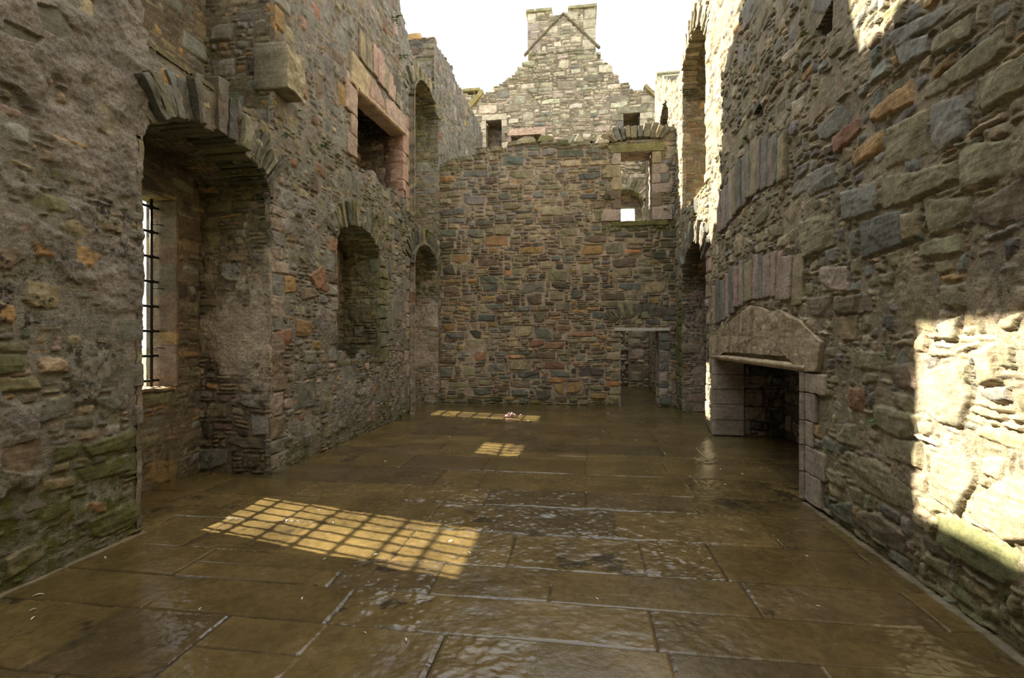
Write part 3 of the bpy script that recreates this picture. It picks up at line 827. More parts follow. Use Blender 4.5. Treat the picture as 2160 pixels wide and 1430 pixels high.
wb = panel('wall_back', axis([(-3.8, .012), (2.45, .012)]), axis([(0, .010), (7.0, .013)]), st_b, FACE(YB), seed=303, keep=keep_back,
           top=lambda u, v: v < TopB(u), skirt=(.06, .6), mortar=MORT_BACK, moss=moss_back, stain_shade=lambda U, V: .5 * sstep(.2, .5, fbm(U, V, .9, 541, 3) + .3 * sstep(1.5, .3, np.hypot(U + 2, V - 3.4))),
           harl=lambda U, V: -.04 + .62 * fbm(U, V, .5, 551, 4) + .12 * sstep(2.4, .8, V), harlcol=lin(150, 134, 112), mdepth=.030, flush=.92, chips=.020, kind='structure')

# ------------------------------------------------------------------ wall_far: the roofless gable of the next room
TopF = lerp_prof([(-4.95, 9.9), (-4.68, 10.6), (-4.42, 10.86), (-3.26, 10.84), (-3.13, 11.0), (-2.75, 11.3), (-2.51, 11.5), (-2.07, 11.80), (-1.99, 12.1), (-1.96, 12.2), (.54, 12.2), (.6, 12.0),
                  (.73, 11.75), (1.1, 11.38), (1.35, 11.05), (1.73, 10.66), (2.34, 10.52), (3.7, 10.46)])
GW = [(-3.49, -2.90, 8.60, 9.76), (-2.55, -1.45, 8.45, 9.14), (1.51, 2.09, 9.0, 9.71)]
GA = (.95, 2.22, 6.55, 7.0)
def keep_far(U, V):
    k = np.ones(U.shape, bool)
    for a, b, c, d in GW: k &= ~((U > a) & (U < b) & (V > c) & (V < d))
    k &= ~((U > GA[0]) & (U < GA[1]) & (V > 5.0) & (V < arch(U, *GA)))
    k &= ~((U > -1.95) & (U < .54) & (V > 12.18))
    return k
ex = []
for (a, b, c, d) in GW:
    for p in ([(a - .1, d), (b + .1, d), (b + .1, d + .16), (a - .1, d + .16)],):
        ex.append(stone(p, lin(150, 135, 110), -.02, .01, void=True, wf=.1))
st_f = pack(-5.0, 3.7, 0, 12.3, ST_FAR, 71, ex)
wf_ = panel('wall_far', axis([(-4.95, .018), (3.6, .018)]), axis([(0, .04), (4.2, .03), (5.4, .018), (12.3, .018)]), st_f, FACE(YF), seed=404, keep=keep_far,
            top=lambda u, v: v < TopF(u), skirt=(.06, .8), mortar=MORT_FAR, moss=lambda U, V: .3 * (fbm(U, V, .8, 631, 3) > .25) + .4 * sstep(.3, 0, TopF(U) - V),
            stain_shade=lambda U, V: .25 * (fbm(U, V, .8, 641, 3) > .25), mdepth=.042, flush=1.0, chips=.02, kind='structure')
# the far room's side of the hall wall, and the wall behind the viewpoint
st_q = dict(ST_RIGHT); st_q['cell'] = .09
panel('wall_back_far_side', axis([(-3.8, .07), (2.45, .07)]), axis([(0, .07), (6.3, .07)]), pack(-3.9, 2.6, 0, 7, st_q, 81), AWAY(YB + .62), seed=81, keep=keep_back, skirt=.05, mortar=MORT_BACK, kind='structure')
panel('wall_rear', axis([(-3.75, .09), (2.3, .09)]), axis([(0, .09), (7.5, .09)]), pack(-3.8, 2.4, 0, 7.6, st_q, 83), AWAY(-3.0), seed=83, skirt=.6, mortar=MORT_LEFT, kind='structure')

panel('wall_left_end', axis([(-5.0, .016), (-3.60, .016)]), axis([(7.9, .016), (9.12, .016)]), pack(-5.1, -3.5, 7.9, 9.2, dict(ST_BACK, pal=PAL_TOP), 87), FACE(11.93), seed=87, skirt=.1, mortar=MORT_LEFT, flush=1.1, mdepth=.035, kind='structure')

# outer faces of the side walls, pierced by the windows
def outer(name, x, yb, holes, top):
    V = []; F = []
    ys = sorted(set([y for h in holes for y in h[:2]] + list(yb))); zb = sorted(set([z for h in holes for z in h[2:]] + [-.3]))
    for a, b in zip(ys[:-1], ys[1:]):
        zt = float(top((a + b) / 2)); zs = [z for z in zb if z < zt - .05] + [zt]
        for c, d in zip(zs[:-1], zs[1:]):
            m = ((a + b) / 2, (c + d) / 2)
            if any(h[0] < m[0] < h[1] and h[2] < m[1] < h[3] for h in holes): continue
            k = len(V); V += [(x, a, c), (x, b, c), (x, b, d), (x, a, d)]; F.append((k, k + 1, k + 2, k + 3))
    o = mesh_obj(name, V, F, M_WALL, None, np.tile(lin(140, 128, 104), (len(V), 1)), None, False)
    o['kind'] = 'structure'
XO = -5.05
W1 = (4.24, 5.20, 1.10, 3.26); W2 = (7.76, 8.66, 2.25, 3.26); W3 = (10.66, 11.62, 1.10, 3.26); W4 = (4.42, 5.48, 5.86, 7.46); W5 = (10.9, 11.9, 5.62, 6.9)
outer('wall_left_outside', XO, [i * .5 for i in range(-6, 38)], [W1, W2, W3, W4, W5], lambda y: TopL(y) - .06)
outer('wall_right_outside', 3.7, [i * .5 for i in range(-6, 38)], [], lambda y: TopR(y) - .06)

# ------------------------------------------------------------------ window recesses
def recess(name, side, A, z0, depth, win, label_style, seed, plaster=None, hcol=None, jamb_moss=None, pal=None, mort=None, res=.014, xo=None, far_only=False):
    y0, y1, zs, zc = A
    xf = XL if side < 0 else XR
    xb = xf + side * depth
    root = empty(name, (xf + side * depth / 2, (y0 + y1) / 2, z0), kind='structure')
    sty = dict(ST_JAMB); sty['pal'] = pal or PAL_LEFT
    mort = mort if mort is not None else MORT_LEFT
    x0, x1 = sorted((xf, xb))
    if side < 0: x1 += 0.13 * float(sstep(10.9, 12.5, y1))
    J = FACE(y1 - .0)
    hz = zs + .02
    panel('far_jamb', axis([(x0 - .05 * (side < 0), res), (x1 + .05 * (side > 0), res)]), axis([(z0, res), (hz, res)]), pack(x0 - .1, x1 + .1, z0, hz, sty, seed), J, root, seed=seed, skirt=.05, mortar=mort,
          moss=jamb_moss, stain_shade=(lambda U, V: .8 * sstep(-.15, .3, fbm(U, V, .5, seed + 5, 3))) if plaster else None,
          harl=plaster, harlcol=hcol if hcol is not None else lin(126, 114, 96), mdepth=.024, flush=1.1)
    panel('near_jamb', axis([(x0, .05), (x1, .05)]), axis([(z0, .05), (hz, .05)]), pack(x0 - .1, x1 + .1, z0, hz, sty, seed + 1), AWAY(y0), root, seed=seed + 1, skirt=.05, mortar=mort)
    yc, a, b = (y0 + y1) / 2, (y1 - y0) / 2, zc - zs
    R = (a + b) / 2
    def VA(u, v, h):
        ph = v / R
        n = np.stack([np.cos(ph) / a, np.sin(ph) / max(b, .05)], -1); n = n / np.linalg.norm(n, axis=-1, keepdims=True)
        return np.stack([u, yc + a * np.cos(ph) - h * n[..., 0], zs + b * np.sin(ph) - h * n[..., 1]], -1)
    sv = dict(ST_THIN); sv['pal'] = pal or PAL_LEFT; sv['h'] = (-.01, .035)
    panel('vault', axis([(x0, .025), (x1, .025)]), axis([(0, .018), (math.pi * R, .018)]), pack(x0 - .1, x1 + .1, 0, math.pi * R, sv, seed + 2), VA, root, seed=seed + 2, skirt=.05, mortar=mort, moss=lambda U, V: .5 + 0 * U, stain_shade=lambda U, V: .8 + 0 * U)  # vault colour darkened evenly to stand for the shade under the arch
    def kb(U, V):
        k = np.ones(U.shape, bool)
        if win: k &= ~((U > win[0]) & (U < win[1]) & (V > win[2]) & (V < win[3]))
        return k
    panel('back_wall', axis([(y0 - .08, .02), (y1 + .08, .02)]), axis([(z0, .02), (zc + .08, .02)]), pack(y0 - .2, y1 + .2, z0, zc + .1, sty, seed + 3), SIDE(xb, -side), root, seed=seed + 3, keep=kb, skirt=.05, mortar=mort, mdepth=.02,
          stain_shade=lambda U, V: .5 * (fbm(U, V, .4, seed + 9, 3) > 0))
    if win:
        oo = xo if xo is not None else XO
        w0, w1 = sorted((xb + side * -.012, oo))
        ORG = [('ochre', 1), ('umber', 2)]
        sd = dict(cell=.08, sizes=[(.9, (5, 8), (4, 6))], fill=((5, 8), (3, 5)), pal=ORG, h=(-.002, .004), r=(.01, .015), joint=.008, skew=.03)
        for nm, fm, us in (('window_jamb', FACE(win[1]), (w0, w1)), ('window_jamb', AWAY(win[0]), (w0, w1))):
            panel(nm, axis([(us[0], .02), (us[1], .02)]), axis([(win[2], .02), (win[3], .02)]), pack(us[0] - .1, us[1] + .1, win[2], win[3], sd, seed + 5), fm, root, seed=seed + 5, skirt=.03, mortar=lin(120, 98, 76), mat=M_DRESSED, mdepth=.008, warp=.3)
        for nm, z, s in (('window_sill', win[2], 1), ('window_lintel', win[3], -1)):
            panel(nm, axis([(w0, .03), (w1, .03)]), axis([(win[0], .03), (win[1], .03)]), pack(w0 - .1, w1 + .1, win[0], win[1], sd, seed + 6), FLAT(z, s), root, seed=seed + 6, skirt=.03, mortar=MORT_FAR, mat=M_DRESSED, mdepth=.008, warp=.3)
    if z0 > .3:
        panel('recess_floor', axis([(x0, .03), (max(xf, x0 + .1) if side < 0 else x1, .03)]), axis([(y0, .03), (y1, .03)]), pack(x0 - .1, x1 + .1, y0 - .1, y1 + .1, sty, seed + 7), FLAT(z0), root, seed=seed + 7, skirt=.05, mortar=mort, mdepth=.02, moss=lambda U, V: .6 + 0 * U)
    return root

recess('window_1', -1, A1, 0.0, .94, W1, None, 700, plaster=lambda U, V: .42 + .75 * fbm(U, V, .5, 711, 4) + .3 * sstep(.55, .15, np.hypot((U + 4.05) * .9, (V - 1.75) * .6)) - .35 * sstep(1.0, .5, V) - .3 * sstep(2.6, 3.1, V),
       jamb_moss=lambda U, V: .45 * sstep(2.4, 3.2, V) + .4 * sstep(.5, .1, V), pal=[('umber', 2), ('olive', 2), ('grey', 1), ('ochre', .6), ('dark', 1)], mort=lin(118, 104, 84), res=.009, hcol=lin(168, 155, 134))
recess('window_2', -1, A2, 1.30, .70, W2, None, 730, plaster=lambda U, V: .35 + .8 * fbm(U, V, .4, 741, 4), jamb_moss=lambda U, V: .55 + 0 * U, pal=[('olive', 2), ('grey', 1), ('umber', 1), ('dark', 1)], mort=lin(118, 108, 88))
recess('window_3', -1, A3, 0.0, .94, W3, None, 760, plaster=lambda U, V: .50 + .6 * fbm(U, V, .5, 771, 4) - .5 * sstep(2.5, 2.9, V), jamb_moss=lambda U, V: .9 * sstep(2.5, 2.9, V) + .1, pal=[('pinkgrey', 2), ('grey', 1), ('rust', .5), ('pale', .6)], mort=lin(170, 156, 136), hcol=lin(176, 160, 142))
recess('window_4', -1, (3.65, 5.66, 7.6, 8.0), 4.26, .94, W4, None, 790, jamb_moss=lambda U, V: .5 * (fbm(U, V, .5, 793, 3) > -.05), pal=[('olive', 2), ('umber', 1), ('grey', 2), ('ochre', .8), ('dark', 1)], mort=lin(112, 100, 80))
recess('window_5', -1, A5, 4.34, .94, W5, None, 820, jamb_moss=lambda U, V: .35 * (fbm(U, V, .5, 823, 3) > .1), pal=[('grey', 3), ('olive', 2), ('tan', 1.4), ('pale', .5)], mort=lin(150, 138, 114))
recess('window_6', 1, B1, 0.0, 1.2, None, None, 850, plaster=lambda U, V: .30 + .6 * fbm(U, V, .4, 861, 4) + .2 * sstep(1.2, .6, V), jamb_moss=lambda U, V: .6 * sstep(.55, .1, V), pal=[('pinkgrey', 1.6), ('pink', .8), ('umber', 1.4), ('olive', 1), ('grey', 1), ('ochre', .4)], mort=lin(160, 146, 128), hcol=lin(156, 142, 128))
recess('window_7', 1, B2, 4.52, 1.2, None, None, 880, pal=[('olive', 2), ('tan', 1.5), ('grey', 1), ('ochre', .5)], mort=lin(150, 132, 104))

# reveals of the hall-end doorway and window, and of the gable openings
def reveal(name, x0, x1, z0, z1, y0, y1, seed, pal, mort, closed=False, bottom=True, lintel=True):
    r = empty(name, ((x0 + x1) / 2, (y0 + y1) / 2, z0), kind='structure')
    sd = dict(cell=.06, sizes=[(.6, (3, 8), (2, 4))], fill=((2, 6), (1, 3)), pal=pal, h=(-.004, .008), r=(.01, .018), skew=.12)
    def pn(nm, us, vs, fm, k):
        panel(nm, axis([(us[0], .025), (us[1], .025)]), axis([(vs[0], .025), (vs[1], .025)]), pack(us[0] - .1, us[1] + .1, vs[0], vs[1], sd, seed + k), fm, r, seed=seed + k, skirt=.04, mortar=mort, mdepth=.014)
    pn('jamb', (y0, y1), (z0, z1), SIDE(x1, -1), 0)
    pn('jamb', (y0, y1), (z0, z1), SIDE(x0, 1), 1)
    if lintel: pn('lintel_underside', (x0, x1), (y0, y1), FLAT(z1, -1), 2)
    if bottom: pn('sill', (x0, x1), (y0, y1), FLAT(z0, 1), 3)
    if closed: pn('blocked_back', (x0 - .15, x1 + .15), (z0 - .15, z1 + .15), FACE(y1 - .04), 4)
    return r
PJ = [('pinkgrey', 2), ('tan', 1), ('umber', 1)]
reveal('door_1', DOOR[0], DOOR[1], 0.0, DOOR[2], YB, YB + .62, 900, [('tan', 1), ('pinkgrey', 2), ('grey', 1)], MORT_BACK, bottom=False)
reveal('window_8', WB[0], WB[1], WB[2], WB[3], YB, YB + .62, 905, PJ, MORT_BACK)
for k, (a, b, c, d) in enumerate(GW):
    reveal('window_%d' % (9 + k), a, b, c, d, YF, YF + .8, 910 + 5 * k, PAL_BACK, MORT_BACK, closed=True)
rv = recess_far = empty('window_12', (1.58, YF + .35, 5.0), kind='structure')
sdf = dict(ST_FAR)
panel('jamb', axis([(YF, .03), (YF + .7, .03)]), axis([(5, .03), (6.6, .03)]), pack(YF - .1, YF + .8, 5, 6.6, sdf, 930), SIDE(GA[1], -1), rv, seed=930, skirt=.04, mortar=MORT_FAR)
panel('jamb', axis([(YF, .03), (YF + .7, .03)]), axis([(5, .03), (6.6, .03)]), pack(YF - .1, YF + .8, 5, 6.6, sdf, 931), SIDE(GA[0], 1), rv, seed=931, skirt=.04, mortar=MORT_FAR)
panel('back_wall', axis([(GA[0] - .15, .03), (GA[1] + .15, .03)]), axis([(5, .03), (7.3, .03)]), pack(.7, 2.5, 5, 7.4, sdf, 932), FACE(YF + .7), rv, seed=932, skirt=.3, mortar=MORT_FAR,
      keep=lambda U, V: ~((U > 1.1) & (U < 2.0) & (V > 5.3) & (V < 6.56)))
def VG(u, v, h):
    ph = v / .42; a, b = .635, .45
    n = np.stack([np.cos(ph) / a, np.sin(ph) / b], -1); n /= np.linalg.norm(n, axis=-1, keepdims=True)
    return np.stack([1.585 + a * np.cos(ph) - h * n[..., 0], u, 6.55 + b * np.sin(ph) - h * n[..., 1]], -1)
panel('vault', axis([(YF, .03), (YF + .7, .03)]), axis([(0, .02), (math.pi * .42, .02)]), pack(YF - .1, YF + .8, 0, 1.4, dict(ST_THIN), 933), VG, rv, seed=933, skirt=.04, mortar=MORT_FAR)
# short cross-wall end seen through the doorway
panel('wall_passage', axis([(1.66, .03), (2.28, .03)]), axis([(0, .03), (2.6, .03)]), pack(1.6, 2.3, 0, 2.6, dict(ST_FAR), 940), FACE(17.3), seed=940, skirt=.6, mortar=MORT_BACK, kind='structure')
# ------------------------------------------------------------------ iron window grilles
def grille(y0, y1, z0, z1, nv, nh, label):
    x = -4.90
    root = empty('window_grille', (x, (y0 + y1) / 2, z0), label, 'grille', 'iron grilles in the left wall windows')
    ys = [y0 + (y1 - y0) * (k + .5) / nv for k in range(nv)]; zs = [z0 + .06 + (z1 - z0 - .14) * k / (nh - 1) for k in range(nh)]
    for y in ys:
        V, F = tube([(x, y, z0 - .02), (x, y, z1 + .02)], .016, 10)
        mesh_obj('vertical_bar', V, F, M_IRON, root)
    for z in zs:
        pts = []; rad = []
        def put(y, r): pts.append((x, y, z)); rad.append(r)
        put(y0 - .03, .015)
        for y in ys:
            for dy, r in ((-.04, .0145), (-.02, .023), (0, .026), (.02, .023), (.04, .0145)): put(y + dy, r)
        put(y1 + .03, .015)
        V, F = tube(pts, rad, 8)
        mesh_obj('horizontal_bar', V, F, M_IRON, root)
    for z in (z0 + .43, z0 + 1.12, z0 + 1.86):
        if z < z1 - .1:
            V, F = tube([(x, ys[-1], z), (x + .05, ys[-1] + .06, z + .01), (x + .12, y1 + .05, z - .01)], .006, 6)
            mesh_obj('tie_rod', V, F, M_IRON, root)
    return root
grille(4.26, 5.19, 1.11, 3.25, 6, 8, 'black iron bar grille in the tall near left window, throwing the largest lattice of sunlight')
grille(7.77, 8.65, 2.26, 3.25, 5, 4, 'iron bar grille above the rubble infill in the smaller blocked left recess')
grille(10.67, 11.61, 1.11, 3.25, 7, 8, 'iron bar grille in the farthest left recess beside the back wall')

# ------------------------------------------------------------------ arches of slate voussoirs
def arch_ring(A, fmap, label, seed, pal, h=.02, tlo=.3, thi=.5, depth=.3, ph0=.08, ph1=.92, th=(.04, .09), mat=None, moss=.2, jut=.05, loc=(0, 0, 0), stain_shade=0.0, width_fn=None, dim=1.0):
    y0, y1, zs, zc = A
    yc, a, b = (y0 + y1) / 2, (y1 - y0) / 2, zc - zs
    rng = np.random.default_rng(seed)
    base = fmap(np.array([yc]), np.array([zs]), np.array([0.0]))[0]
    root = empty('stone_arch', tuple(base), label, 'arch', 'rubble arches over the openings')
    R = (a + b) / 2; ph = math.pi * ph0; k = 0
    while ph < math.pi * ph1 and k < 95:
        t = rng.uniform(*th)
        p2 = ph + t / R
        L = rng.uniform(tlo, thi) * (width_fn((ph + p2) / 2) if width_fn else 1)
        def pt(g, r):
            n = np.array([math.cos(g) / a, math.sin(g) / max(b, .2)]); n /= np.linalg.norm(n)
            return (yc + a * math.cos(g) + n[0] * r, zs + b * math.sin(g) + n[1] * r)
        i = rng.uniform(-.03, .01)
        q = [pt(ph + .006 / R, i), pt(p2 - .004 / R, i + rng.uniform(-.015, .015)), pt(p2 - .004 / R, L), pt(ph + .006 / R, L * rng.uniform(.88, 1.08))]
        slab('voussoir', q, fmap, root, pick(rng, pal) * rng.uniform(.6, 1.2) * dim, h + rng.uniform(-.03, jut), depth, .010, .03, seed * 50 + k, mat or M_WALL, .035, moss * rng.uniform(0, 1.6), stain_shade)
        ph = p2; k += 1
    return root
PS = [('slate', 3), ('grey', 2), ('olive', 1.4), ('umber', 1)]
arch_ring(A1, LEFT, 'ragged wet slate arch over the tall barred window recess in the near left wall', 1, [('slate', 3), ('dark', 2), ('umber', 1.2), ('olive', 1)], .015, .34, .58, .5, .12, .86, (.03, .12), M_WETARCH, .4, .08,
          dim=.72, width_fn=lambda g: .8 + .35 * abs(math.sin(g * 5.3)) if g < 2.0 else .75)
arch_ring(A2, LEFT, 'mossy arch of thin stones over the smaller blocked recess in the left wall', 2, PS + [('green', 1)], .01, .26, .42, .3, .08, .92, (.05, .10), None, .5, .04)
arch_ring(A3, LEFT, 'mossy slate arch over the lower left recess beside the back wall', 3, PS, .01, .30, .46, .3, .06, .94, (.05, .10), None, .6, .05)
arch_ring(A5, LEFT, 'weathered arch high on the left wall end under the broken wall head', 4, [('grey', 2), ('tan', 1.5), ('olive', 1)], .01, .28, .42, .3, .06, .94, (.06, .12), None, .2, .05)
arch_ring(B1, RIGHT, 'dark slate arch over the lower right recess beyond the fireplace', 5, PS, .02, .32, .5, .3, .12, .88, (.06, .12), M_WETARCH, .25, .06)
arch_ring(B2, RIGHT, 'sunlit ragged arch over the tall upper right recess', 6, [('tan', 2), ('pale', 1), ('buff', 1)], .02, .30, .46, .3, .1, .9, (.06, .12), None, .1, .06)
arch_ring((.78, 1.98, 6.50, 6.62), FACE(YB), 'small splayed relieving arch standing above the upper back wall window', 7, [('pale', 2), ('tan', 2), ('grey', 1)], .03, .26, .36, .35, .10, .90, (.06, .11), None, .25, .04)
arch_ring((.86, 2.08, 2.08, 2.24), FACE(YB), 'mossy relieving arch of upright slates above the hall end doorway', 8, [('slate', 3), ('olive', 2), ('ochre', .5)], .012, .26, .36, .12, .06, .94, (.045, .09), None, .45, .02)
arch_ring(GA, FACE(YF), 'pale arch in the far gable seen through the upper back wall window', 9, [('pale', 2), ('tan', 2), ('cream', 1)], .02, .36, .5, .3, .06, .94, (.07, .13), None, .15, .04)

# ------------------------------------------------------------------ fireplace of the hall (right wall)
FS = lin(178, 161, 132)
fp = empty('fireplace', (XR, 7.2, 0), 'large stone fireplace with one huge gabled lintel at floor level in the right wall', 'fireplace')
slab('lintel', [(5.09, 1.62), (5.19, 1.33), (5.42, 1.32), (5.42, 1.46), (8.91, 1.44), (8.92, 1.32), (9.20, 1.32), (9.20, 1.72), (8.18, 1.88), (7.13, 2.10), (6.72, 2.06), (6.48, 1.99), (6.07, 1.98), (5.76, 1.89), (5.54, 1.84), (5.41, 1.77)],
     RIGHT, fp, FS, .03, .4, .012, .02, 71, M_DRESSED, .03, .12, .12, streak=.28)
sweep('lintel_moulding', [(.025, 1.465), (.02, 1.465), (-.035, 1.45), (-.055, 1.425), (-.03, 1.40), (.015, 1.392), (.035, 1.375), (.04, 1.35), (.025, 1.325), (-.01, 1.305), (-.06, 1.30), (-.4, 1.30)], RIGHT, 5.40, 8.92, fp, FS * 1.08, 90, .004, 3)
rj = np.random.default_rng(17)
for zs_, w in (((1.31, 1.115), .50), ((1.105, .83), .30), ((.82, .575), .26), ((.565, .305), .50), ((.295, .02), .42)):
    slab('jamb_stone', [(5.50, zs_[1]), (5.52 - w, zs_[1]), (5.52 - w, zs_[0]), (5.50, zs_[0])], RIGHT, fp, lin(164, 150, 132) * rj.uniform(.9, 1.1), .022, .14, .012, .008, 80 + int(w * 100) + int(zs_[0] * 10))
for zs_, w in (((1.31, 1.05), .34), ((1.04, .80), .22), ((.79, .55), .30), ((.54, .28), .24), ((.27, .02), .30)):
    slab('jamb_stone', [(8.90, zs_[1]), (8.90 + w, zs_[1]), (8.90 + w, zs_[0]), (8.90, zs_[0])], RIGHT, fp, lin(166, 152, 134) * rj.uniform(.9, 1.1), .022, .14, .012, .008, 95 + int(zs_[0] * 10))
RM = [(.03, .07), (.012, .062), (.012, .045), (.04, .038), (.055, .015), (.045, -.012), (.015, -.028), (-.03, -.03), (-.45, -.03)]
for z0_, z1_ in ((.02, .295), (.305, .565), (.575, .82), (.83, 1.105), (1.115, 1.31)):
    sweep('jamb_moulding', [(o, 5.49 - c) for o, c in RM], RIGHT, z0_, z1_, fp, lin(154, 140, 124), 14, .003, int(z0_ * 90), True)
for z0_, z1_ in ((.02, .27), (.28, .54), (.55, .79), (.80, 1.04), (1.05, 1.31)):
    sweep('jamb_moulding', [(o, 8.90 + c) for o, c in RM], RIGHT, z0_, z1_, fp, lin(158, 145, 128), 14, .003, int(z0_ * 70) + 3, True)
sf = dict(ST_BACK); sf['pal'] = [('umber', 2), ('olive', 1), ('pinkgrey', 1), ('grey', 1), ('dark', 2)]
exf = [stone([(a, b), (c, b), (c, d), (a, d)], lin(150, 138, 120) * rj.uniform(.85, 1.1), .012, .016, (0, 0), .005, wf=.2) for a, c, b, d in
       ((2.26, 2.85, .03, .27), (2.26, 2.62, .28, .53), (2.26, 3.05, .54, .79), (2.26, 2.68, .80, 1.05), (2.26, 2.60, 1.06, 1.32), (2.65, 3.1, .28, .5), (2.7, 3.2, .82, 1.04))]
soot = lambda U, V: np.clip(.25 + .9 * sstep(.3, 1.1, V) + .0 * U, 0, .95)
panel('fireplace_cheek', axis([(2.26, .014), (3.42, .014)]), axis([(0, .014), (1.8, .014)]), pack(2.2, 3.5, 0, 1.8, sf, 950, exf), FACE(8.90), fp, seed=950, skirt=.05, mortar=lin(96, 86, 72), stain_shade=lambda U, V: soot(U, V) * sstep(2.55, 2.9, U))
panel('fireplace_back', axis([(5.4, .02), (8.95, .02)]), axis([(0, .02), (1.8, .02)]), pack(5.3, 9.0, 0, 1.8, sf, 951), SIDE(3.38, -1), fp, seed=951, skirt=.05, mortar=lin(96, 86, 72), stain_shade=lambda U, V: soot(U, V) * sstep(6.2, 6.8, U))
panel('fireplace_cheek', axis([(2.26, .03), (3.42, .03)]), axis([(0, .03), (1.8, .03)]), pack(2.2, 3.5, 0, 1.8, sf, 952), AWAY(5.49), fp, seed=952, skirt=.05, mortar=lin(96, 86, 72), stain_shade=soot)
panel('flue_throat', axis([(2.4, .05), (3.42, .05)]), axis([(5.4, .05), (8.95, .05)]), pack(2.3, 3.5, 5.3, 9, sf, 953), FLAT(1.78, -1), fp, seed=953, skirt=.05, mortar=lin(60, 54, 46), stain_shade=lambda U, V: .95 + 0 * U)

# ------------------------------------------------------------------ fireplace of the lost upper floor (left wall)
PK = lin(178, 156, 138)
uf = empty('fireplace', (XL, 9.0, 4.6), 'hanging pinkish fireplace high in the left wall with a broken three piece lintel', 'fireplace')
slab('lintel_stone', [(7.70, 6.36), (7.68, 5.84), (7.92, 5.80), (8.36, 5.86), (8.40, 6.30)], LEFT, uf, lin(176, 158, 126), .05, .35, .02, .012, 201)
slab('lintel_stone', [(8.43, 6.30), (8.41, 5.87), (9.10, 5.90), (9.02, 6.18), (8.7, 6.32)], LEFT, uf, lin(168, 144, 128), .045, .35, .02, .014, 202)
slab('lintel_stone', [(9.10, 6.26), (9.16, 5.93), (10.20, 5.98), (10.20, 6.36), (9.5, 6.37)], LEFT, uf, PK * .96, .05, .35, .02, .012, 203)
sweep('lintel_moulding', [(.05, 6.06), (.03, 6.04), (.02, 6.0), (.06, 5.985), (.075, 5.96), (.06, 5.93), (.02, 5.91), (-.25, 5.90)], lambda u, v, h: LEFT(u, v + .075 * (u - 9.3) - .02, h), 7.92, 10.12, uf, lin(186, 164, 136), 50, .008, 9)
for zs_, w in (((5.82, 5.36), .40), ((5.35, 5.02), .22), ((5.01, 4.66), .34)):
    slab('jamb_stone', [(7.92, zs_[1]), (7.92 - w, zs_[1]), (7.92 - w, zs_[0]), (7.92, zs_[0])], LEFT, uf, PK * rj.uniform(.85, 1.0), .03, .4, .025, .01, 211 + int(zs_[0] * 10))
for zs_, w in (((5.96, 5.62), .34), ((5.61, 5.38), .18), ((5.37, 5.02), .30), ((5.01, 4.80), .16)):
    slab('jamb_stone', [(10.09, zs_[1]), (10.09 + w, zs_[1]), (10.09 + w, zs_[0]), (10.09, zs_[0])], LEFT, uf, lin(182, 150, 130) * rj.uniform(.9, 1.08), .03, .4, .02, .008, 221 + int(zs_[0] * 10))
exu = [stone([(a, b), (c, b), (c, d), (a, d)], lin(174, 144, 124) * rj.uniform(.85, 1.08), .012, .016, (0, 0), .005, wf=.2) for a, c, b, d in
       ((-4.15, -3.7, 4.64, 4.95), (-4.0, -3.7, 4.96, 5.3), (-3.95, -3.7, 5.31, 5.55), (-4.05, -3.7, 5.56, 5.88))]
panel('fireplace_cheek', axis([(-4.7, .014), (-3.72, .014)]), axis([(4.5, .014), (6.3, .014)]), pack(-4.8, -3.6, 4.5, 6.3, sf, 960, exu), FACE(10.10), uf, seed=960, skirt=.05, mortar=lin(120, 108, 92), stain_shade=lambda U, V: .9 * sstep(-4.1, -4.3, U) * sstep(4.8, 5.6, V))
panel('fireplace_back', axis([(7.85, .03), (10.15, .03)]), axis([(4.5, .03), (6.3, .03)]), pack(7.8, 10.2, 4.5, 6.3, sf, 961), SIDE(-4.66, 1), uf, seed=961, skirt=.05, mortar=lin(90, 80, 66), stain_shade=soot)
panel('fireplace_cheek', axis([(-4.7, .03), (-3.76, .03)]), axis([(4.5, .03), (6.3, .03)]), pack(-4.8, -3.6, 4.5, 6.3, sf, 962), AWAY(7.88), uf, seed=962, skirt=.05, mortar=lin(90, 80, 66), stain_shade=soot)
panel('flue_throat', axis([(-4.7, .05), (-3.8, .05)]), axis([(7.85, .05), (10.15, .05)]), pack(-4.8, -3.7, 7.8, 10.2, sf, 963), FLAT(6.28, -1), uf, seed=963, skirt=.05, mortar=lin(60, 54, 46), stain_shade=lambda U, V: .95 + 0 * U)
panel('hearth', axis([(-4.7, .03), (-3.75, .03)]), axis([(7.85, .03), (10.15, .03)]), pack(-4.8, -3.7, 7.8, 10.2, sf, 964), FLAT(4.60), uf, seed=964, skirt=.05, mortar=lin(110, 100, 84))

# ------------------------------------------------------------------ bands of upright relieving slabs over the fireplaces
def slab_band(label, fmap, us, lo, hi, seed, pal, h=.02):
    rng = np.random.default_rng(seed)
    root = empty('relieving_band', tuple(fmap(np.array([(us[0] + us[1]) / 2]), np.array([float(lo((us[0] + us[1]) / 2))]), np.array([0.0]))[0]), label, 'stone band', 'upright slabs over the fireplaces')
    u = us[0]; k = 0
    while u < us[1] - .05:
        w = min(rng.uniform(.12, .30), us[1] - u); ln = (u - (us[0] + us[1]) / 2) / (us[1] - us[0])
        z0_, z1_ = float(lo(u + w / 2)) + rng.uniform(-.02, .03), float(hi(u + w / 2)) + rng.uniform(-.06, .03)
        s = ln * .10
        slab('slab', [(u + .008, z0_), (u + w - .008, z0_ + rng.uniform(-.02, .02)), (u + w - .008 + s, z1_ + rng.uniform(-.03, .03)), (u + .008 + s, z1_)], fmap, root, pick(rng, pal) * rng.uniform(.8, 1.18), h + rng.uniform(-.015, .02), .14, .014, .012, seed * 40 + k, M_DRESSED, .035, .08, .12)
        u += w; k += 1
    return root
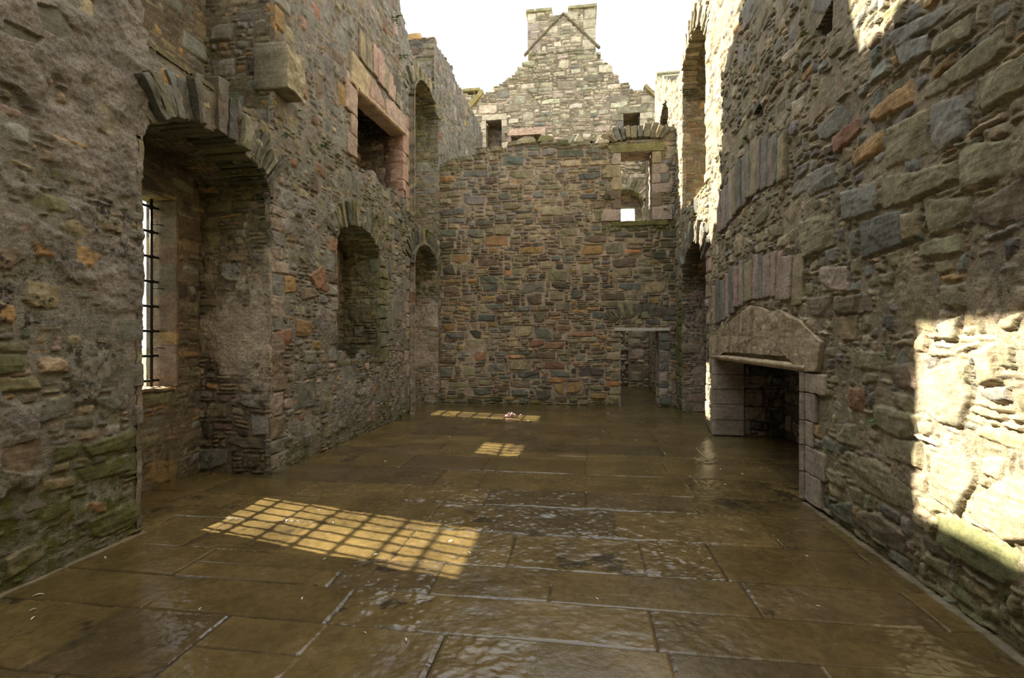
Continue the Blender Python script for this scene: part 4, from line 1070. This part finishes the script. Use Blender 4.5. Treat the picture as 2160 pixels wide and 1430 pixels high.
PB = [('pinkgrey', 2), ('grey', 2), ('pink', 1.2), ('slate', .6), ('tan', .8)]
slab_band('row of upright pink and grey slabs just above the gabled fireplace lintel', RIGHT, (5.54, 9.0), lerp_prof([(5.5, 1.98), (6.4, 2.16), (7.2, 2.2), (8.2, 2.0), (9.02, 1.86)]), lerp_prof([(5.5, 2.5), (6.5, 2.72), (7.3, 2.78), (8.2, 2.7), (9.0, 2.58)]), 21, PB)
slab_band('upper row of tall upright slabs on the right wall, well above the fireplace', RIGHT, (5.98, 8.74), lerp_prof([(5.98, 3.46), (7.0, 3.58), (8.75, 3.36)]), lerp_prof([(5.98, 4.0), (7.0, 4.28), (8.75, 4.08)]), 22, PB)
slab_band('row of pale upright slabs above the hanging fireplace high on the left wall', LEFT, (8.06, 10.0), lerp_prof([(8, 6.44), (10.1, 6.44)]), lerp_prof([(8, 6.98), (9, 7.02), (10.1, 6.6)]), 23, [('pinkgrey', 2), ('pale', 1), ('pink', .8), ('tan', 1)], .025)

# ------------------------------------------------------------------ single worked stones
cs = slab('projecting_stone', [(5.64, 4.72), (5.98, 4.70), (6.02, 5.00), (5.98, 5.26), (5.62, 5.28)], LEFT, None, lin(160, 150, 126), .20, .45, .012, .05, 301, M_DRESSED, .03, .1, .1)
tag(cs, 'big squared block jutting from the left wall corner above the ragged window arch', 'stone')

for pts, lab, cc in (([(-1.62, 6.58), (-1.12, 6.62), (-1.18, 6.76), (-1.40, 6.78), (-1.58, 6.70)], 'leftmost long flat stone lying loose on the back wall head', lin(176, 166, 134)),
                     ([(-1.10, 6.62), (-.70, 6.62), (-.68, 6.74), (-1.0, 6.80)], 'mossy lump beside the long flat stone on the back wall head', lin(140, 136, 96)),
                     ([(-.17, 6.56), (.08, 6.56), (.02, 6.66), (-.06, 6.78)], 'pointed pale stone standing alone on the back wall head', lin(196, 184, 160)),
                     ([(.36, 6.50), (.70, 6.50), (.68, 6.60), (.42, 6.62)], 'small pale stone just left of the splayed relieving arch on the wall head', lin(196, 184, 156))):
    tag(slab('loose_stone', pts, FACE(YB - .02), None, cc, .02, .34, .02, .02, 600 + len(lab), M_WALL, .03, .2), lab, 'stone', 'loose stones on the back wall head')

# timber over the doorway
V = []; F = []
def board(x0, x1, y0, y1, z0, z1, n=24, seed=5):
    V = []; F = []
    for i in range(n + 1):
        x = x0 + (x1 - x0) * i / n
        a = .004 * math.sin(i * 1.7) + .003 * math.sin(i * 4.1)
        sag = -.008 * math.sin(math.pi * i / n)
        V += [(x, y0 + a, z0 + sag), (x, y1, z0 + sag), (x, y1, z1 + sag), (x, y0 + .006 + a, z1 + sag + .003 * math.sin(i * 2.3))]
    for i in range(n):
        for k in range(4):
            F.append((i * 4 + k, i * 4 + (k + 1) % 4, i * 4 + 4 + (k + 1) % 4, i * 4 + 4 + k))
    F += [(3, 2, 1, 0), tuple(4 * n + k for k in range(4))]
    return V, F
V, F = board(.83, 2.14, YB - .05, YB + .58, 1.855, 1.93)
tl = tag(mesh_obj('timber_lintel', V, F, M_TIMBER, None, smooth=False), 'weathered grey timber board bridging the doorway in the back wall', 'timber')

# dressed surrounds
def surround(x0, x1, z0, z1, fmap, label, seed, pal, lint, sill=True, ww=(.22, .46), over=.26, lcol=None):
    rng = np.random.default_rng(seed)
    b = fmap(np.array([(x0 + x1) / 2]), np.array([z0]), np.array([0.0]))[0]
    root = empty('window_surround', tuple(b), label, 'window surround', 'dressed window surrounds')
    slab('lintel', [(x0 - over, z1 + .01), (x1 + over * 1.2, z1 + .01), (x1 + over * 1.15, z1 + lint), (x0 - over * .9, z1 + lint * .95)], fmap, root, lcol if lcol is not None else pick(rng, pal), .02, .3, .015, .008, seed, M_DRESSED, .03, .3 if sill else 0)
    for sd, e in ((-1, x0), (1, x1)):
        z = z0; k = 0
        n = max(2, int(round((z1 - z0) / .28))); hs = rng.uniform(.8, 1.2, n); hs = hs / hs.sum() * (z1 - z0)
        for hgt in hs:
            w = ww[1] * rng.uniform(.85, 1.1) if k % 2 == 0 else ww[0] * rng.uniform(.85, 1.2)
            q = [(e, z + .004), (e + sd * w * rng.uniform(.88, 1.0), z + .006), (e + sd * w, z + hgt * .5), (e + sd * w * rng.uniform(.75, 1.0), z + hgt - .006), (e, z + hgt - .004)]
            slab('jamb_stone', q, fmap, root, pick(rng, pal) * rng.uniform(.85, 1.12), .026 + rng.uniform(-.004, .01), .25, .012, .006, seed * 30 + k + (40 if sd > 0 else 0), M_DRESSED, .03, .05)
            z += hgt; k += 1
    if sill:
        slab('sill', [(x0 - .25, z0 - .13), (x1 + .4, z0 - .12), (x1 + .38, z0 - .01), (x0 - .22, z0 - .005)], fmap, root, lin(118, 112, 70), .03, .35, .018, .01, seed + 3, M_DRESSED, .03, .8)
    return root
surround(WB[0], WB[1], WB[2], WB[3], FACE(YB), 'pinkish dressed stone surround of the tall open window in the back wall', 401, [('pinkgrey', 3), ('umber', 1), ('pink', .5), ('tan', .6)], .22, lcol=lin(132, 126, 84))
surround(*GW[0], FACE(YF), 'dressed surround of the small far gable window at the left end', 402, [('pink', 1), ('cream', 2), ('pale', 1)], .22, False, (.18, .30), .16)
surround(*GW[1], FACE(YF), 'wide low opening under a long pinkish lintel low in the far gable', 403, [('pink', 2), ('cream', 1)], .26, False, (.16, .28), .14, lcol=lin(205, 175, 150))
surround(*GW[2], FACE(YF), 'dressed surround of the small far gable window at the right end', 404, [('cream', 1), ('pale', 1), ('grey', .6), ('pink', 1)], .24, False, (.28, .44), .2)

# ------------------------------------------------------------------ chimney stack on the gable
ck = empty('chimney_stack', (-.7, YF + .5, 12.15), 'tall square pale chimney stack crowning the far gable', 'chimney')
exc = quoins(-1.95, 1, 12.2, 13.6, 501, [('cream', 2), ('pinkgrey', 1), ('buff', 1)], hh=(.28, .42), ww=(.3, .55)) + quoins(.54, -1, 12.2, 13.6, 502, [('cream', 2), ('pinkgrey', 1), ('buff', 1)], hh=(.28, .42), ww=(.3, .55))
notch = lambda U: np.where((U > -1.05) & (U < -.46), 13.50 + .06 * np.sin(U * 9), 13.64)
panel('stack_front', axis([(-1.97, .018), (.56, .018)]), axis([(12.12, .018), (13.66, .018)]), pack(-2.0, .6, 12.1, 13.7, ST_FAR, 503, exc), FACE(YF), ck, seed=503, keep=lambda U, V: (V < notch(U)) & (U > -1.95) & (U < .54), skirt=1.0, mortar=MORT_FAR)
panel('stack_top', axis([(-1.95, .06), (.54, .06)]), axis([(YF, .06), (YF + 1.0, .06)]), pack(-2, .6, YF, YF + 1.0, dict(ST_FAR), 504), FLAT(13.48), ck, seed=504, skirt=.05, mortar=MORT_FAR)
for k, (a, b) in enumerate(((-2.0, -1.68), (-1.66, -1.04), (-.47, .58))):
    slab('cope_slab', [(a, 13.62), (b, 13.62), (b, 13.73), (a + .01, 13.72)], FACE(YF), ck, lin(176, 164, 130), .06, 1.1, .015, .008, 510 + k, M_DRESSED, .03, .25)
for k, pts in enumerate(([(-2.08, 12.10), (-2.03, 12.05), (-.62, 13.47), (-.62, 13.54)], [(-.64, 13.53), (-.66, 13.47), (.64, 12.12), (.70, 12.16)])):
    slab('roof_raggle', pts, FACE(YF), ck, lin(122, 110, 86), .05, .12, .012, .006, 520 + k, M_DRESSED, .03, .3)
for nm, pts, lab in (('skew_stone', [(-4.30, 10.18), (-4.22, 10.08), (-3.58, 10.76), (-3.60, 10.90), (-3.72, 10.86)], 'sloping skew stone at the left shoulder of the far gable'),
                     ('skew_stone', [(2.22, 10.62), (2.30, 10.70), (2.78, 10.18), (2.70, 10.08)], 'sloping skew stone at the right shoulder of the far gable')):
    s_ = slab(nm, pts, FACE(YF), None, lin(170, 152, 100), .10, .35, .015, .008, 530 + len(lab), M_DRESSED, .03, .2); tag(s_, lab, 'stone')
s_ = slab('cope_slab', [(-4.55, 10.90), (-3.72, 10.90), (-3.70, 11.00), (-4.58, 10.98)], FACE(YF), None, lin(172, 158, 112), .06, .7, .015, .008, 540, M_DRESSED, .03, .3)
tag(s_, 'thin flat cope slab on the left shoulder of the far gable', 'stone')
s_ = slab('cope_slab', [(-3.9, 9.10), (-5.0, 9.10), (-5.0, 9.24), (-3.95, 9.26)][::-1], FACE(11.95), None, lin(196, 160, 112), .02, .5, .03, .015, 541, M_DRESSED, .03, 0)
tag(s_, 'buff cope slab capping the broken end of the high left wall', 'stone')

# ------------------------------------------------------------------ plants growing from the walls
def fern(p, n, seed, label, size=.10, mat=None, down=False):
    rng = random.Random(seed); V = []; F = []
    for f in range(n):
        az = rng.uniform(0, 2 * math.pi); el = rng.uniform(-.9, .7) if down else rng.uniform(-.3, 1.1); L = size * rng.uniform(.6, 1.4)
        d = np.array([math.cos(az) * math.cos(el), math.sin(az) * math.cos(el), math.sin(el)])
        s = np.cross(d, (0, 0, 1)); s /= np.linalg.norm(s) + 1e-6
        for k in range(5):
            t = (k + 1) / 5; c = d * L * t + np.array([0, 0, -L * .45 * t * t]); w = L * .24 * (1 - .6 * t); lw = L * .07
            for sg in (-1, 1):
                i = len(V); e = c + s * sg * w + d * L * .06; u = np.cross(s, d) * lw * .3
                V += [c - d * lw, c + (e - c) * .5 - d * lw * 1.2 + u, e, c + (e - c) * .5 + d * lw * 1.2 + u, c + d * lw * .3]
                F += [(i, i + 1, i + 2, i + 3), (i, i + 3, i + 4)]
    V = np.array(V) + np.array(p)
    return tag(mesh_obj('fern', V, F, mat or M_LEAF, None), label, 'plant', 'small plants rooted in the wall joints')
lx = XL + .035
fern((lx, 5.92, 4.25), 12, 1, 'small fern on the left wall just right of the ragged window arch')
fern((lx, 6.80, 4.46), 12, 2, 'small fern between the ragged window arch and the hanging fireplace', .11)
fern((lx, 6.14, 4.66), 8, 3, 'tiny fern right below the jutting corner block', .06)
fern((lx, 9.60, 8.10), 12, 4, 'upper of two weeds hanging high on the left wall head', .14, None, True)
fern((lx, 9.98, 7.55), 10, 5, 'lower of two weeds hanging high on the left wall head', .12, None, True)
fern((lx, 8.70, 3.86), 10, 6, 'fern sprouting from the arch of the smaller blocked left recess', .10)
fern((lx + .05, 11.55, 4.22), 26, 7, 'lush bright green tuft over the lower left recess beside the back wall', .16, M_MOSS, True)
fern((lx + .12, 12.44, 6.38), 10, 8, 'small weed at the top left corner of the back wall', .12)
fern((.70, YB - .05, 5.2), 14, 9, 'small fern left of the upper back wall window', .13, None, True)
fern((2.05, YB - .05, 4.8), 10, 10, 'small fern right of the upper back wall window', .11)
fern((.60, YB - .05, 5.72), 7, 11, 'tiny sprig higher up left of the upper back wall window', .08)
fern((XR - .04, 5.36, 4.72), 26, 12, 'bright yellow green moss tuft beside the square putlog hole on the right wall', .045, M_MOSS)
fern((XR - .05, 4.20, 1.0), 8, 13, 'small fern low on the right wall near the edge of the sunlight', .05)
fern((XR - .05, 4.08, 1.52), 8, 14, 'sprig of fern on the right wall just left of the big sunlit patch', .05)
fern((XR - .05, 4.95, .62), 8, 15, 'tiny fern on the right wall beside the near fireplace jamb', .05)

# ------------------------------------------------------------------ feathers on the wet floor
def feather_mesh():
    V = []; F = []; n = 7
    for i in range(n + 1):
        t = i / n; w = .011 * math.sin(math.pi * min(1, t * .92 + .06)) ** .7; z = .004 + .012 * math.sin(math.pi * t)
        x = (t - .5) * .075; y = .008 * math.sin(2.2 * t)
        V += [(x, y - w, z), (x, y, z + .002), (x, y + w, z - .001)]
    for i in range(n):
        a = i * 3
        F += [(a, a + 3, a + 4, a + 1), (a + 1, a + 4, a + 5, a + 2)]
    return V, F
V, F = feather_mesh()
me = bpy.data.meshes.new('feather'); me.from_pydata(V, [], F); me.materials.append(M_FEATHER)
proto = bpy.data.objects.new('feather', me)
FSC = .6
FEATHERS = [(-3.45, 2.75, 1.2), (-3.3, 2.6, .7), (-3.55, 3.3, .8), (-3.2, 2.52, .9), (-2.3, 2.75, .6), (-1.75, 2.95, .7), (-1.42, 3.2, .6), (-1.2, 2.65, .6), (-.95, 2.62, .8), (-.6, 2.3, .7), (-1.05, 3.95, 1.1),
            (-.85, 3.75, .9), (-1.55, 3.62, .8), (-1.9, 3.5, .7), (-.75, 4.2, .9), (-1.25, 4.1, .6), (-2.2, 4.2, .6), (-2.5, 4.5, .5), (.55, 4.45, .6), (.1, 3.2, .6), (1.9, 2.62, .7), (1.45, 3.3, .6), (1.7, 4.05, .6),
            (1.62, 5.9, .9), (1.75, 6.6, .8), (1.3, 6.2, .7), (1.95, 6.4, 1.0), (1.2, 7.4, .8), (.9, 8.3, .9), (.4, 9.0, 1.0), (-.9, 8.6, 1.0), (-2.2, 8.2, .9), (-2.6, 6.4, .9), (-1.9, 10.2, 1.2), (-2.4, 10.1, 1.1), (-1.05, 10.0, 1.0), (.6, 11.2, 1.4)]
rf_ = random.Random(4)
for k, (x, y, s) in enumerate(FEATHERS):
    o = proto if k == 0 else proto.copy()
    o.location = (x, y, .002); o.rotation_euler = (rf_.uniform(-.2, .2), 0, rf_.uniform(0, 6.28)); o.scale = (s * FSC, s * FSC, s * FSC)
    link(o); tag(o, 'small loose white feather lying on the wet flagstones', 'feather', 'white feathers scattered over the floor')
# a clump of plucked down in the farthest patch of sun
V = []; F = []; rp = random.Random(9)
for k in range(26):
    cx, cy, cz = rp.gauss(0, .07), rp.gauss(0, .035), abs(rp.gauss(0, .035)) + .01; r = rp.uniform(.018, .042)
    i = len(V); a = rp.uniform(0, 6.28)
    for m in range(6):
        g = a + m * math.pi / 3; V.append((cx + r * math.cos(g), cy + r * math.sin(g) * .7, cz + rp.uniform(-.01, .015)))
    V.append((cx, cy, cz + r * .8)); V.append((cx, cy, max(.002, cz - r * .7)))
    for m in range(6): F += [(i + m, i + (m + 1) % 6, i + 6), (i + (m + 1) % 6, i + m, i + 7)]
V = np.array(V) + np.array([-1.47, 10.35, 0])
tag(mesh_obj('down_clump', V, F, M_DOWN, None), 'clump of pinkish plucked down lying in the farthest patch of sunlight', 'feathers')

# ground outside the walls
g = mesh_obj('ground', [(-80, -60, -.35), (80, -60, -.35), (80, 120, -.35), (-80, 120, -.35)], [(0, 1, 2, 3)], M_GROUND, None); g['kind'] = 'structure'
